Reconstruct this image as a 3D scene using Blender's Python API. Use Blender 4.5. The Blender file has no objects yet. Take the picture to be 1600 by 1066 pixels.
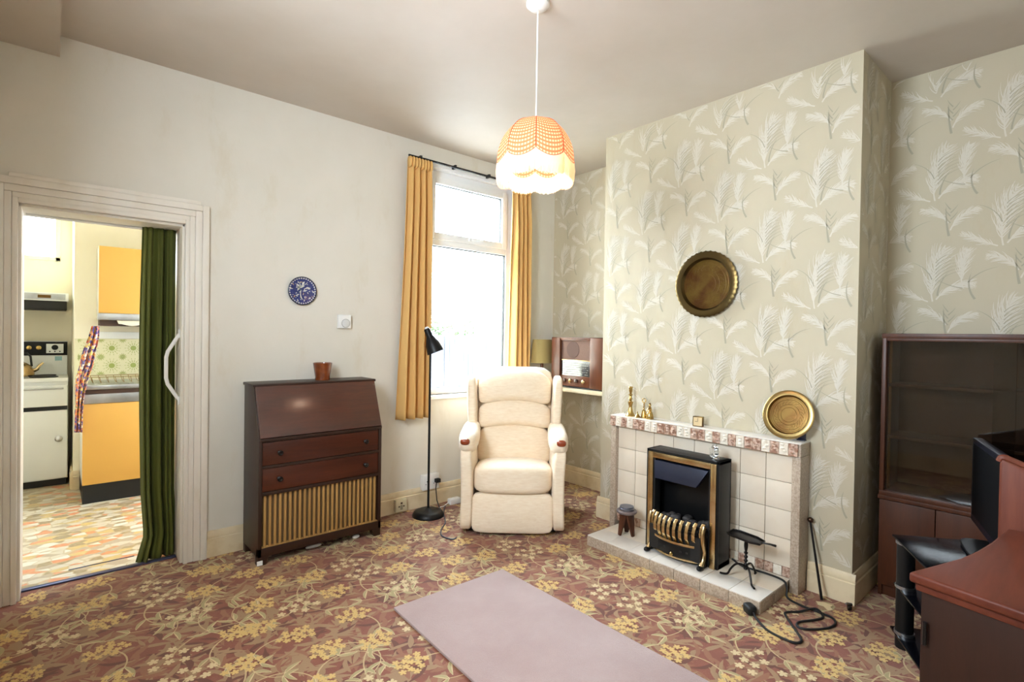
import bpy, bmesh, math, random
from mathutils import Vector, Matrix
RN = random.Random(11)
PI = math.pi
SC = bpy.context.scene
COL = SC.collection

# ---------------------------------------------------------------- mesh builder
class MB:
    def __init__(s): s.v = []; s.f = []; s.m = []
    def add(s, vs, fs, m=0, M=None):
        o = len(s.v)
        for p in vs:
            p = Vector(p)
            s.v.append(tuple(M @ p) if M is not None else tuple(p))
        for k, f in enumerate(fs):
            s.f.append(tuple(i + o for i in f))
            s.m.append(m if isinstance(m, int) else m[k])
        return s
    def box(s, x0, y0, z0, x1, y1, z1, m=0, M=None):
        x0, x1 = min(x0, x1), max(x0, x1); y0, y1 = min(y0, y1), max(y0, y1); z0, z1 = min(z0, z1), max(z0, z1)
        v = [(x0,y0,z0),(x1,y0,z0),(x1,y1,z0),(x0,y1,z0),(x0,y0,z1),(x1,y0,z1),(x1,y1,z1),(x0,y1,z1)]
        return s.add(v, [(0,3,2,1),(4,5,6,7),(0,1,5,4),(1,2,6,5),(2,3,7,6),(3,0,4,7)], m, M)
    def prism(s, pts, ax, a, b, m=0, M=None):
        """polygon pts (p,q) extruded along axis ax from a to b; axes order keeps x,y,z minus ax"""
        def mk(p, t):
            return {0: (t, p[0], p[1]), 1: (p[0], t, p[1]), 2: (p[0], p[1], t)}[ax]
        n = len(pts)
        v = [mk(p, a) for p in pts] + [mk(p, b) for p in pts]
        f = [tuple(range(n))[::-1], tuple(range(n, 2*n))] + [(i, (i+1) % n, n+(i+1) % n, n+i) for i in range(n)]
        return s.add(v, f, m, M)
    def tube(s, pts, r, n=10, m=0, closed=False, M=None):
        pts = [Vector(p) for p in pts]; k = len(pts)
        rr = r if isinstance(r, (list, tuple)) else [r]*k
        tg = []
        for i in range(k):
            a = pts[(i-1) % k] if (closed or i > 0) else pts[i]
            b = pts[(i+1) % k] if (closed or i < k-1) else pts[i]
            d = b-a
            tg.append(d.normalized() if d.length > 1e-9 else Vector((0, 0, 1)))
        nv = tg[0].orthogonal().normalized(); v = []
        for i in range(k):
            if i: 
                q = tg[i-1].rotation_difference(tg[i]); nv = q @ nv
            bn = tg[i].cross(nv)
            for j in range(n):
                a = 2*PI*j/n
                v.append(pts[i] + (nv*math.cos(a) + bn*math.sin(a))*rr[i])
        f = []
        for i in range(k if closed else k-1):
            i2 = (i+1) % k
            for j in range(n):
                f.append((i*n+j, i*n+(j+1) % n, i2*n+(j+1) % n, i2*n+j))
        if not closed:
            f.append(tuple(range(n))[::-1]); f.append(tuple((k-1)*n+j for j in range(n)))
        return s.add(v, f, m, M)
    def lathe(s, prof, n=32, o=(0, 0, 0), m=0, M=None, cap=True):
        v = []; k = len(prof)
        for (r, z) in prof:
            for j in range(n):
                a = 2*PI*j/n
                v.append((o[0]+r*math.cos(a), o[1]+r*math.sin(a), o[2]+z))
        f = []
        for i in range(k-1):
            for j in range(n):
                f.append((i*n+j, i*n+(j+1) % n, (i+1)*n+(j+1) % n, (i+1)*n+j))
        if cap:
            if prof[0][0] > 1e-5: f.append(tuple(range(n))[::-1])
            if prof[-1][0] > 1e-5: f.append(tuple((k-1)*n+j for j in range(n)))
        return s.add(v, f, m, M)
    def puff(s, c, h, n=4, res=12, m=0, dfm=None, M=None):
        """superellipsoid cushion, centre c, half sizes h"""
        v = []; idx = {}; f = []
        def gp(a, b, d):
            key = (round(a*res), round(b*res), round(d*res))
            if key in idx: return idx[key]
            t = (abs(a)**n + abs(b)**n + abs(d)**n) ** (1.0/n)
            q = (a/t, b/t, d/t)
            p = Vector((c[0]+q[0]*h[0], c[1]+q[1]*h[1], c[2]+q[2]*h[2]))
            if dfm: p = Vector(dfm(p, q))
            idx[key] = len(v); v.append(p); return idx[key]
        g = [math.tan((-1+2*i/res)*PI/4) for i in range(res+1)]
        g = [math.copysign(abs(x)**1.0, x) for x in g]
        for ax in range(3):
            for sg in (-1, 1):
                for i in range(res):
                    for j in range(res):
                        q = []
                        for (a, b) in ((i, j), (i+1, j), (i+1, j+1), (i, j+1)):
                            p = [0, 0, 0]; p[ax] = sg; p[(ax+1) % 3] = g[a]; p[(ax+2) % 3] = g[b]
                            q.append(gp(*p))
                        f.append(tuple(q) if sg > 0 else tuple(q[::-1]))
        return s.add(v, f, m, M)
    def grid(s, fn, nu, nv, m=0, M=None, wrap=False):
        v = [fn(i/nu, j/nv) for i in range(nu+1) for j in range(nv+1)]
        f = [(i*(nv+1)+j, (i+1)*(nv+1)+j, (i+1)*(nv+1)+j+1, i*(nv+1)+j+1) for i in range(nu) for j in range(nv)]
        return s.add(v, f, m, M)
    def build(s, name, mats, parent=None, bevel=0, seg=2, angle=40, solid=0, sub=0, weld=False, mod_bevel=False):
        me = bpy.data.meshes.new(name)
        me.from_pydata(s.v, [], s.f)
        if not isinstance(mats, (list, tuple)): mats = [mats]
        for x in mats: me.materials.append(x)
        me.polygons.foreach_set('material_index', s.m)
        me.update()
        bm = bmesh.new(); bm.from_mesh(me)
        if weld: bmesh.ops.remove_doubles(bm, verts=bm.verts, dist=1e-5)
        if bevel:
            ed = [e for e in bm.edges if len(e.link_faces) == 2 and e.calc_face_angle(0) > math.radians(28)]
            bmesh.ops.bevel(bm, geom=ed, offset=bevel, segments=seg, affect='EDGES', clamp_overlap=True, profile=.6)
        bm.to_mesh(me); bm.free()
        me.polygons.foreach_set('use_smooth', [True]*len(me.polygons))
        me.set_sharp_from_angle(angle=math.radians(angle))
        o = bpy.data.objects.new(name, me); COL.objects.link(o)
        if parent is not None: o.parent = parent
        if solid:
            md = o.modifiers.new('Solidify', 'SOLIDIFY'); md.thickness = solid; md.offset = 0
        if sub:
            md = o.modifiers.new('Subdivision', 'SUBSURF'); md.levels = sub; md.render_levels = sub
        return o

def smooth(pts, n=8):
    P = [Vector(p) for p in pts]; out = []
    for i in range(len(P)-1):
        a = P[max(0, i-1)]; b = P[i]; c = P[i+1]; d = P[min(len(P)-1, i+2)]
        for k in range(n):
            s = k/n
            out.append(.5*((2*b)+(c-a)*s+(2*a-5*b+4*c-d)*s*s+(3*b-a-3*c+d)*s*s*s))
    out.append(P[-1]); return out
def tag(o, label=None, cat=None, group=None, kind=None):
    if label: o['label'] = label
    if cat: o['category'] = cat
    if group: o['group'] = group
    if kind: o['kind'] = kind
    return o
def thing(name, label, cat, loc=(0, 0, 0), rz=0, group=None, rot=None):
    o = bpy.data.objects.new(name, None); COL.objects.link(o)
    o.location = loc; o.rotation_euler = rot if rot else (0, 0, rz); o.empty_display_size = .05
    return tag(o, label, cat, group)
def struct(o): o['kind'] = 'structure'; return o
def bx(name, mat, parent, *c, bevel=0.002, **k):
    return MB().box(*c).build(name, mat, parent, bevel=bevel, **k)

# ---------------------------------------------------------------- materials
def srgb(r, g, b):
    f = lambda c: c/12.92 if c <= .04045 else ((c+.055)/1.055)**2.4
    return (f(r/255), f(g/255), f(b/255), 1)
class NT:
    def __init__(s, name):
        s.mat = bpy.data.materials.new(name); s.mat.use_nodes = True
        s.t = s.mat.node_tree; s.n = s.t.nodes; s.l = s.t.links
        s.b = s.n['Principled BSDF']; s.out = s.n['Material Output']
        s.tc = s.n.new('ShaderNodeTexCoord')
    def map(s, scale=(1, 1, 1), rot=(0, 0, 0)):
        k = s.n.new('ShaderNodeMapping'); s.l.new(s.tc.outputs['Object'], k.inputs[0])
        k.inputs['Scale'].default_value = scale; k.inputs['Rotation'].default_value = rot
        return k.outputs[0]
    def noise(s, scale, detail=4, stretch=(1, 1, 1), rough=.55, dist=0):
        k = s.n.new('ShaderNodeTexNoise'); s.l.new(s.map(stretch), k.inputs['Vector'])
        k.inputs['Scale'].default_value = scale; k.inputs['Detail'].default_value = detail
        k.inputs['Roughness'].default_value = rough; k.inputs['Distortion'].default_value = dist
        return k.outputs['Fac']
    def ramp(s, fac, stops, const=False):
        k = s.n.new('ShaderNodeValToRGB'); s.l.new(fac, k.inputs[0]); e = k.color_ramp.elements
        if const: k.color_ramp.interpolation = 'CONSTANT'
        while len(e) < len(stops): e.new(.5)
        for i, (p, c) in enumerate(stops): e[i].position = p; e[i].color = c
        return k.outputs[0]
    def mix(s, fac, a, b, mode='MIX'):
        k = s.n.new('ShaderNodeMix'); k.data_type = 'RGBA'; k.blend_type = mode
        for inp, val in ((k.inputs[0], fac), (k.inputs[6], a), (k.inputs[7], b)):
            if hasattr(val, 'links'): s.l.new(val, inp)
            else: inp.default_value = val
        return k.outputs[2]
    def math(s, op, a, b=0):
        k = s.n.new('ShaderNodeMath'); k.operation = op
        for inp, val in zip(k.inputs, (a, b)):
            if hasattr(val, 'links'): s.l.new(val, inp)
            else: inp.default_value = val
        return k.outputs[0]
    def color(s, c):
        if hasattr(c, 'links'): s.l.new(c, s.b.inputs['Base Color'])
        else: s.b.inputs['Base Color'].default_value = c
    def set(s, **k):
        for a, v in k.items():
            i = s.b.inputs[a.replace('_', ' ')]
            if hasattr(v, 'links'): s.l.new(v, i)
            else: i.default_value = v
    def bump(s, h, st=.2, d=.01):
        k = s.n.new('ShaderNodeBump'); k.inputs['Strength'].default_value = st; k.inputs['Distance'].default_value = d
        s.l.new(h, k.inputs['Height']); s.l.new(k.outputs[0], s.b.inputs['Normal'])
def plain(name, c, rough=.5, metal=0, c2=None, scale=6, stretch=(1, 1, 1), lo=.35, hi=.65, bump=0, bscale=150, coat=0, spec=.5, detail=4, bd=.004):
    t = NT(name)
    if c2: t.color(t.ramp(t.noise(scale, detail, stretch), [(lo, c), (hi, c2)]))
    else: t.color(t.mix(t.math('MULTIPLY', t.noise(scale, 2), .12), c, (c[0]*.7, c[1]*.7, c[2]*.7, 1)))
    t.set(Roughness=rough, Metallic=metal, Coat_Weight=coat, Specular_IOR_Level=spec)
    if coat: t.set(Coat_Roughness=.2)
    if bump: t.bump(t.noise(bscale, 3), bump, bd)
    return t.mat
def wood(name, c, c2, grain='x', rough=.35, scale=9, coat=0.0, bump=.03, spec=.3, crough=.25):
    t = NT(name)
    st = {'x': (.12, 1, 1), 'y': (1, .12, 1), 'z': (1, 1, .12)}[grain]
    a = t.noise(scale, 6, st, .65, .6); b = t.noise(scale*9, 3, st, .6)
    k = t.math('ADD', t.math('MULTIPLY', a, .75), t.math('MULTIPLY', b, .25))
    t.color(t.ramp(k, [(.34, c), (.66, c2)]))
    t.set(Roughness=rough, Coat_Weight=coat, Coat_Roughness=crough, Specular_IOR_Level=spec)
    if bump: t.bump(b, bump, .002)
    return t.mat

def m_wall(name, c, c2, c3, bump=.12):
    t = NT(name)
    a = t.ramp(t.noise(1.3, 5, (1, 1, .8), .6), [(.3, c), (.7, c2)])
    st = t.ramp(t.noise(3.1, 6, (1.4, 1.4, .5), .7), [(.56, (0, 0, 0, 1)), (.78, (1, 1, 1, 1))])
    t.color(t.mix(t.math('MULTIPLY', st, .45), a, c3)); t.set(Roughness=.62)
    t.bump(t.noise(55, 4), bump, .004)
    return t.mat
MW = m_wall('cream_emulsion', srgb(220, 214, 203), srgb(210, 204, 190), srgb(196, 180, 148))
def m_ceiling():
    t = NT('ceiling_gloss_paint')
    a = t.ramp(t.noise(1.1, 5, (1, 1, 1), .6), [(.3, srgb(196, 186, 175)), (.7, srgb(184, 172, 158))])
    t.color(a); t.set(Roughness=.56, Specular_IOR_Level=.4); t.bump(t.noise(9, 4), .1, .01); return t.mat
MCEIL = m_ceiling()
MPAPER = m_wall('embossed_wallpaper', srgb(188, 177, 154), srgb(178, 168, 143), srgb(174, 154, 116), .05)
MPLUME = plain('wallpaper_plume_pale', srgb(204, 197, 182), .6)
MPLUMED = plain('wallpaper_plume_grey', srgb(160, 154, 134), .6)
MGLOSSW = plain('aged_white_gloss', srgb(226, 219, 208), .32, c2=srgb(210, 198, 178), scale=5, stretch=(1, 1, .4), lo=.45, hi=.8)
MSKIRT = plain('aged_cream_gloss', srgb(222, 205, 172), .35, c2=srgb(196, 172, 130), scale=7, lo=.45, hi=.8)
MUPVC = plain('white_window_plastic', srgb(240, 241, 243), .25)
MWPLAS = plain('white_plastic', srgb(232, 231, 228), .35)
MOLDPL = plain('aged_cream_plastic', srgb(206, 194, 160), .4)
MBLACK = plain('black_metal', srgb(13, 13, 14), .4, spec=.3)
MBLACKM = plain('black_matt', srgb(14, 14, 15), .6)
MIRON = plain('dark_iron', srgb(38, 34, 33), .35, .8)
MBRASS = plain('brass', srgb(196, 168, 104), .22, 1, c2=srgb(168, 134, 76), scale=14)
MBRASSP = plain('polished_pale_brass', srgb(212, 190, 146), .27, 1, c2=srgb(190, 158, 110), scale=9)
MBRASSD = plain('tarnished_brass', srgb(112, 90, 46), .34, 1, c2=srgb(88, 58, 34), scale=11, bump=.1, bscale=60)
MBRASSR = plain('tarnished_dark_rim', srgb(92, 76, 46), .3, 1)
MSTEEL = plain('stainless_steel', srgb(205, 207, 210), .32, 1, c2=srgb(170, 172, 176), scale=5)
MMAHOG = wood('bureau_mahogany', srgb(54, 24, 14), srgb(84, 38, 20), 'x', .34, coat=.3, spec=.2)
MMAHOGD = wood('bureau_dark_frame', srgb(40, 23, 15), srgb(56, 31, 19), 'z', .45, coat=.1)
MSLAT = wood('pale_slat_wood', srgb(150, 112, 62), srgb(176, 136, 80), 'z', .5)
MWALNUT = wood('radio_walnut', srgb(70, 35, 19), srgb(100, 54, 29), 'z', .35, coat=.2)
MCABW = wood('cabinet_teak', srgb(60, 31, 17), srgb(82, 43, 23), 'z', .42, coat=.05)
MCABIN = wood('cabinet_inner', srgb(66, 42, 26), srgb(82, 52, 32), 'z', .5)
MSIDEB = wood('sideboard_mahogany', srgb(82, 38, 26), srgb(106, 52, 36), 'x', .5, coat=.05, spec=.18)
MSIDEE = wood('sideboard_dark_end', srgb(38, 20, 13), srgb(54, 28, 18), 'z', .45, coat=.05)
MHEADB = wood('headboard_wood', srgb(94, 46, 32), srgb(120, 64, 46), 'z', .45, coat=.05, spec=.2)
MCHERRY = wood('arm_cherry', srgb(120, 46, 22), srgb(150, 66, 32), 'x', .25, coat=.6, scale=30)
MSTOOLW = wood('stool_oak', srgb(58, 32, 20), srgb(96, 52, 30), 'z', .5)
MUPH = None
def m_uph():
    t = NT('cream_chenille')
    a = t.noise(60, 3, (.35, .35, 1.6)); b = t.noise(4, 3)
    t.color(t.mix(t.math('MULTIPLY', b, .35), t.ramp(a, [(.3, srgb(232, 213, 186)), (.7, srgb(243, 229, 207))]), srgb(222, 198, 167)))
    t.set(Roughness=.9, Sheen_Weight=.3); t.bump(t.noise(160, 3, (.4, .4, 1.5)), .25, .003); return t.mat
MUPH = m_uph()
MCURT = plain('gold_curtain_cloth', srgb(216, 174, 108), .85, c2=srgb(204, 158, 92), scale=3, stretch=(1, 1, .1), bump=.15, bscale=300)
MGREENV = plain('green_velvet', srgb(70, 75, 22), .85, c2=srgb(90, 94, 30), scale=4, stretch=(1, 1, .1))
MRUG = None
def m_rug():
    t = NT('mauve_rug_pile')
    a = t.ramp(t.noise(3, 5, rough=.65), [(.3, srgb(168, 142, 138)), (.7, srgb(182, 160, 156))])
    sp = t.noise(260, 2)
    t.color(t.mix(t.math('MULTIPLY', sp, .5), a, srgb(142, 118, 116))); t.set(Roughness=.95, Sheen_Weight=.25)
    t.bump(t.noise(300, 2), .6, .006); return t.mat
MRUG = m_rug()
def m_carpet():
    t = NT('carpet_ground')
    a = t.ramp(t.noise(7, 5, rough=.6), [(.35, srgb(126, 64, 42)), (.65, srgb(138, 74, 50))])
    t.color(t.mix(t.math('MULTIPLY', t.noise(330, 2), .5), a, srgb(98, 50, 34))); t.set(Roughness=.8, Sheen_Weight=.18, Sheen_Roughness=.5)
    t.bump(t.noise(320, 2), .4, .004); return t.mat
def m_pile(name, c):
    t = NT(name)
    t.color(t.mix(t.math('MULTIPLY', t.noise(300, 2), .5), c, (c[0]*.6, c[1]*.58, c[2]*.55, 1)))
    t.set(Roughness=.8, Sheen_Weight=.18, Sheen_Roughness=.5); return t.mat
MCARP = [m_carpet(), m_pile('carpet_taupe', srgb(154, 120, 86)), m_pile('carpet_olive', srgb(168, 152, 106)),
         m_pile('carpet_gold', srgb(208, 172, 104)), m_pile('carpet_cream', srgb(210, 186, 142)), m_pile('carpet_stem', srgb(190, 162, 118)), m_pile('carpet_rose', srgb(144, 92, 64)), m_pile('carpet_dark', srgb(104, 54, 36))]
def m_lino():
    t = NT('kitchen_lino')
    k = t.n.new('ShaderNodeTexVoronoi'); t.l.new(t.map((13, 20, 1)), k.inputs['Vector']); k.inputs['Scale'].default_value = 1; k.inputs['Randomness'].default_value = .75
    sep = t.n.new('ShaderNodeSeparateColor'); t.l.new(k.outputs['Color'], sep.inputs[0])
    c = t.ramp(sep.outputs[0], [(0, srgb(200, 190, 170)), (.26, srgb(206, 118, 66)), (.4, srgb(196, 164, 92)), (.55, srgb(140, 118, 78)), (.68, srgb(212, 208, 196)), (.84, srgb(168, 150, 128))], True)
    e = t.n.new('ShaderNodeTexVoronoi'); e.feature = 'DISTANCE_TO_EDGE'; t.l.new(t.map((13, 20, 1)), e.inputs['Vector']); e.inputs['Scale'].default_value = 1; e.inputs['Randomness'].default_value = .75
    ed = t.ramp(e.outputs[0], [(.02, (1, 1, 1, 1)), (.06, (0, 0, 0, 1))])
    c2 = t.mix(t.math('MULTIPLY', ed, .7), c, srgb(178, 158, 116))
    t.color(t.mix(t.math('MULTIPLY', t.noise(40, 3), .35), c2, srgb(232, 220, 196))); t.set(Roughness=.28); return t.mat
MLINO = m_lino()
MKWALL = m_wall('kitchen_cream_wall', srgb(242, 235, 216), srgb(235, 226, 202), srgb(212, 194, 152), .05)
MKYEL = plain('yellow_laminate', srgb(216, 166, 82), .35)
MTILEK = plain('cream_kitchen_tile', srgb(226, 222, 188), .25)
MTG1 = plain('tile_green', srgb(158, 168, 92), .3); MTG2 = plain('tile_pale_green', srgb(172, 178, 112), .3)
MENAM = plain('white_enamel', srgb(238, 240, 240), .2)
MBROWNK = plain('brown_worktop', srgb(70, 46, 34), .45)
def m_calico():
    t = NT('multicoloured_print')
    k = t.n.new('ShaderNodeTexVoronoi'); t.l.new(t.map((1, 1, 1)), k.inputs['Vector']); k.inputs['Scale'].default_value = 60
    sep = t.n.new('ShaderNodeSeparateColor'); t.l.new(k.outputs['Color'], sep.inputs[0])
    t.color(t.ramp(sep.outputs[0], [(0, srgb(90, 70, 130)), (.25, srgb(222, 140, 80)), (.45, srgb(232, 214, 190)), (.6, srgb(196, 110, 90)), (.75, srgb(120, 110, 150)), (.88, srgb(214, 190, 110))], True))
    t.set(Roughness=.8); return t.mat
MCALICO = m_calico()
def m_stone(name, c, c2, rough=.4):
    return plain(name, c, rough, c2=c2, scale=110, detail=3, lo=.4, hi=.6)
MSURT = plain('beige_glazed_tile', srgb(226, 215, 198), .3, c2=srgb(216, 202, 182), scale=3)
MSURG = plain('tile_grout', srgb(150, 132, 112), .8)
MSURM = m_stone('mottled_surround_tile', srgb(186, 170, 152), srgb(160, 142, 124), .3)
MSURB = plain('brown_relief_tile', srgb(150, 112, 92), .35, c2=srgb(196, 168, 150), scale=45, lo=.45, hi=.55, bump=.5, bscale=60, bd=.01)
MSURW = plain('white_relief_tile', srgb(232, 224, 210), .3, c2=srgb(216, 204, 186), scale=40, bump=.35, bscale=60, bd=.01)
MHEARTH = plain('pale_hearth_tile', srgb(226, 220, 212), .3, c2=srgb(212, 204, 194), scale=4)
MCOAL = plain('grey_coal', srgb(70, 66, 66), .7, c2=srgb(30, 28, 28), scale=30)
MSMOKE = plain('dark_blue_canopy', srgb(34, 38, 56), .35, .3)
def m_glass(name, tint=(1, 1, 1, 1), ior=1.45, extra=0.0, rough=.02):
    t = NT(name)
    tr = t.n.new('ShaderNodeBsdfTransparent'); tr.inputs[0].default_value = tint
    gl = t.n.new('ShaderNodeBsdfGlossy'); gl.inputs['Roughness'].default_value = rough
    fr = t.n.new('ShaderNodeFresnel'); geo = t.n.new('ShaderNodeNewGeometry')
    t.l.new(t.math('SUBTRACT', ior, t.math('MULTIPLY', geo.outputs['Backfacing'], ior-1/ior)), fr.inputs[0])   # thin sheet: same reflectance from both sides
    mx = t.n.new('ShaderNodeMixShader')
    t.l.new(t.math('ADD', fr.outputs[0], extra), mx.inputs[0]); t.l.new(tr.outputs[0], mx.inputs[1]); t.l.new(gl.outputs[0], mx.inputs[2])
    t.l.new(mx.outputs[0], t.out.inputs[0]); return t.mat
MGLASS = m_glass('window_glass', (.97, .98, .98, 1))
MCGLASS = m_glass('cabinet_glass', (.68, .64, .59, 1), 1.45, .01)
MBGLASS = plain('black_glass', srgb(8, 8, 12), .15, spec=.2)
MSCREEN = plain('tv_screen', srgb(6, 6, 8), .55, spec=.12)
def m_trans(name, c, w=.6):
    t = NT(name)
    d = t.n.new('ShaderNodeBsdfDiffuse'); d.inputs[0].default_value = c
    r = t.n.new('ShaderNodeBsdfTranslucent'); r.inputs[0].default_value = c
    mx = t.n.new('ShaderNodeMixShader'); mx.inputs[0].default_value = w
    t.l.new(d.outputs[0], mx.inputs[1]); t.l.new(r.outputs[0], mx.inputs[2]); t.l.new(mx.outputs[0], t.out.inputs[0]); return t.mat
MPEACH = m_trans('peach_gingham_dark', srgb(196, 102, 72), .35)
MPEACHL = m_trans('peach_gingham_light', srgb(226, 168, 138), .4)
MFRINGE = m_trans('cream_fringe', srgb(252, 240, 222), .6)
MLSHADE = m_trans('olive_lampshade', srgb(172, 154, 104), .35)
def m_emit(name, c, s):
    t = NT(name); t.color((0, 0, 0, 1)); t.set(Emission_Color=c, Emission_Strength=s); return t.mat
MBULB = m_emit('warm_bulb', (1, .8, .6, 1), 160)
def m_clear(name, c=(1, 1, 1, 1), rough=.02):
    t = NT(name); t.color(c); t.set(Transmission_Weight=1, Roughness=rough, IOR=1.45); return t.mat
MCRYST = m_clear('clear_glass', (.95, .97, .98, 1), .05)
MAMBER = m_clear('amber_glass', srgb(150, 70, 24), .06)

# ---------------------------------------------------------------- key sizes (metres)
H = 2.846; XL = -3.84; YR = -3.73
CX, CY0, CY1 = -.52, -1.037, -2.69      # chimney breast
DX0, DX1, DZ = -3.757, -3.055, 1.972     # doorway
WX0, WX1, WZ0, WZ1 = -1.46, -.50, .87, 2.68   # window opening
TW = .30                                 # window wall thickness

# ---------------------------------------------------------------- floor with carpet pattern
def poly_star(cx, cy, r, rot, z, n=5, inner=.55):
    pts = []
    for i in range(n):
        a = rot + 2*PI*i/n
        for da, k in ((-.42, .8), (0, 1), (.42, .8), (PI/n, inner*.75)):
            pts.append((cx + r*k*math.cos(a+da), cy + r*k*math.sin(a+da), z))
    return pts
def leaf(cx, cy, L, w, a, z, bend=.15, n=5):
    ca, sa = math.cos(a), math.sin(a); top = []; bot = []
    for i in range(n+1):
        t = i/n; x = t*L; y = bend*L*math.sin(PI*t); hw = w*math.sin(PI*min(1, t*.92+.04))**.8*(.6+.4*(1-t))
        top.append((x, y+hw)); bot.append((x, y-hw))
    return [(cx+ca*x-sa*y, cy+sa*x+ca*y, z) for x, y in bot + top[::-1]]
def strokepoly(mb, pts, w, z, m):
    v = []; n = len(pts)
    for i in range(n):
        a = Vector(pts[max(0, i-1)]); b = Vector(pts[min(n-1, i+1)]); d = (b-a); d.normalize()
        nn = Vector((-d.y, d.x)); ww = w*(1-.5*i/n)
        p = Vector(pts[i]); v += [(p.x+nn.x*ww, p.y+nn.y*ww, z), (p.x-nn.x*ww, p.y-nn.y*ww, z)]
    mb.add(v, [(2*i+1, 2*i+3, 2*i+2, 2*i) for i in range(n-1)], m)

def carpet():
    mb = MB()
    mb.add([(XL, YR, 0), (0, YR, 0), (0, 0, 0), (DX1, 0, 0), (DX1, .118, 0), (DX0, .118, 0), (DX0, 0, 0), (XL, 0, 0)], [tuple(range(8))], 0)
    # underside so the floor has thickness
    mb.box(XL, YR, -.08, 0, 0, -.03, 0)
    r = random.Random(5)
    PXW, PYW = .92, .78
    items = []   # (layer, kind, points, material)
    def add(l, p, m): items.append((l, p, m))
    # one repeat of the pattern in [0,PXW)x[0,PYW)
    for i in range(430):   # shadow leaves
        x, y, a = r.uniform(0, PXW), r.uniform(0, PYW), r.uniform(0, 2*PI)
        add(1, leaf(x, y, r.uniform(.07, .15), r.uniform(.010, .018), a, 0, r.uniform(-.2, .25)), (1, 1, 1, 6, 7)[r.randrange(5)])
    clusters = []
    tries = 0
    while len(clusters) < 13 and tries < 4000:
        tries += 1
        x, y = r.uniform(0, PXW), r.uniform(0, PYW)
        ok = True
        for (a, b) in clusters:
            dx = abs(x-a); dx = min(dx, PXW-dx); dy = abs(y-b); dy = min(dy, PYW-dy)
            if dx*dx+dy*dy < .185**2: ok = False
        if ok: clusters.append((x, y))
    for ci, (x, y) in enumerate(clusters):
        gold = ci % 3 != 2
        # stem
        a0 = r.uniform(0, 2*PI); k = r.choice((-1, 1))*r.uniform(4, 8); pts = []; px, py, an = x, y, a0
        for s in range(20):
            pts.append((px, py)); px += .026*math.cos(an); py += .026*math.sin(an); an += k*.026
        mbs = MB(); strokepoly(mbs, pts, .0036, 0, 0)
        for f in mbs.f: add(2, [mbs.v[i] for i in f], 5)
        # leaves from the stem
        for s in (8, 13, 18):
            sx, sy = pts[s]; ta = math.atan2(pts[s][1]-pts[s-1][1], pts[s][0]-pts[s-1][0])
            for sg in (-1, 1):
                L = r.uniform(.055, .095); aa = ta + sg*r.uniform(.4, .9)
                add(3, leaf(sx, sy, L+.005, .0125, aa, 0, sg*.08), 4)
                add(4, leaf(sx+.004*math.cos(aa), sy+.004*math.sin(aa), L-.003, .0094, aa, 0, sg*.12), 2)
        n = 14 if gold else 8
        for q in range(n):
            rr = (.068 if gold else .085)*math.sqrt((q+.4)/n); ga = q*2.4 + ci
            fx, fy = x+rr*math.cos(ga)*1.15, y+rr*math.sin(ga)*.9
            add(5, poly_star(fx, fy, .0185 if gold else .022, r.uniform(0, 6), 0), 3 if gold else 4)
    items.sort(key=lambda t: t[0])
    for ix in range(-1, 6):
        for iy in range(-1, 7):
            ox = XL + ix*PXW; oy = YR + iy*PYW - (PYW/2 if ix % 2 else 0)
            for (l, p, m) in items:
                q = [(a+ox, b+oy) for a, b, _ in p]
                xs = [t[0] for t in q]; ys = [t[1] for t in q]
                if min(xs) < XL+.003 or max(xs) > -.003 or min(ys) < YR+.003: continue
                if max(ys) > -.003 and not (max(ys) < .115 and min(xs) > DX0+.004 and max(xs) < DX1-.004): continue
                z = .0003*l + r.random()*.00025
                mb.add([(a, b, z) for a, b in q], [tuple(range(len(q)))], m)
    return mb.build('floor', MCARP)
struct(carpet())

# ---------------------------------------------------------------- walls of the living room
mb = MB()   # window wall, split round the doorway and the window
T = TW
for (x0, x1, z0, z1) in ((XL-.1, DX0, 0, H), (DX0, DX1, DZ, H), (DX1, WX0, 0, H), (WX0, WX1, 0, WZ0), (WX0, WX1, WZ1, H), (WX1, .1, 0, H)):
    mb.box(x0, 0, z0-.08 if z0 == 0 else z0, x1, T, z1+.1 if z1 == H else z1)
struct(mb.build('wall_back', MW))
LY0, LY1, LZ0, LZ1 = -2.6, -1.8, 1.6, 2.5    # unseen opening added in the left wall to let in fill daylight
mb = MB()
for (a, b, z0, z1) in ((YR-.1, LY0, -.08, H+.1), (LY1, 0, -.08, H+.1), (LY0, LY1, -.08, LZ0), (LY0, LY1, LZ1, H+.1)):
    mb.box(XL-.1, a, z0, XL, b, z1)
struct(mb.build('wall_left', MW))
mb = MB(); mb.box(XL-.1, YR-.1, -.08, .1, YR, H+.1); struct(mb.build('wall_rear', MW))
mb = MB(); mb.box(XL-.1, YR-.1, H, .1, T, H+.1)
struct(mb.build('ceiling', MCEIL))
mb = MB(); mb.box(XL, YR, 2.738, -3.606, -.001, H+.02); struct(mb.build('trim_1', MCEIL))   # boxed beam along the left wall

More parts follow.
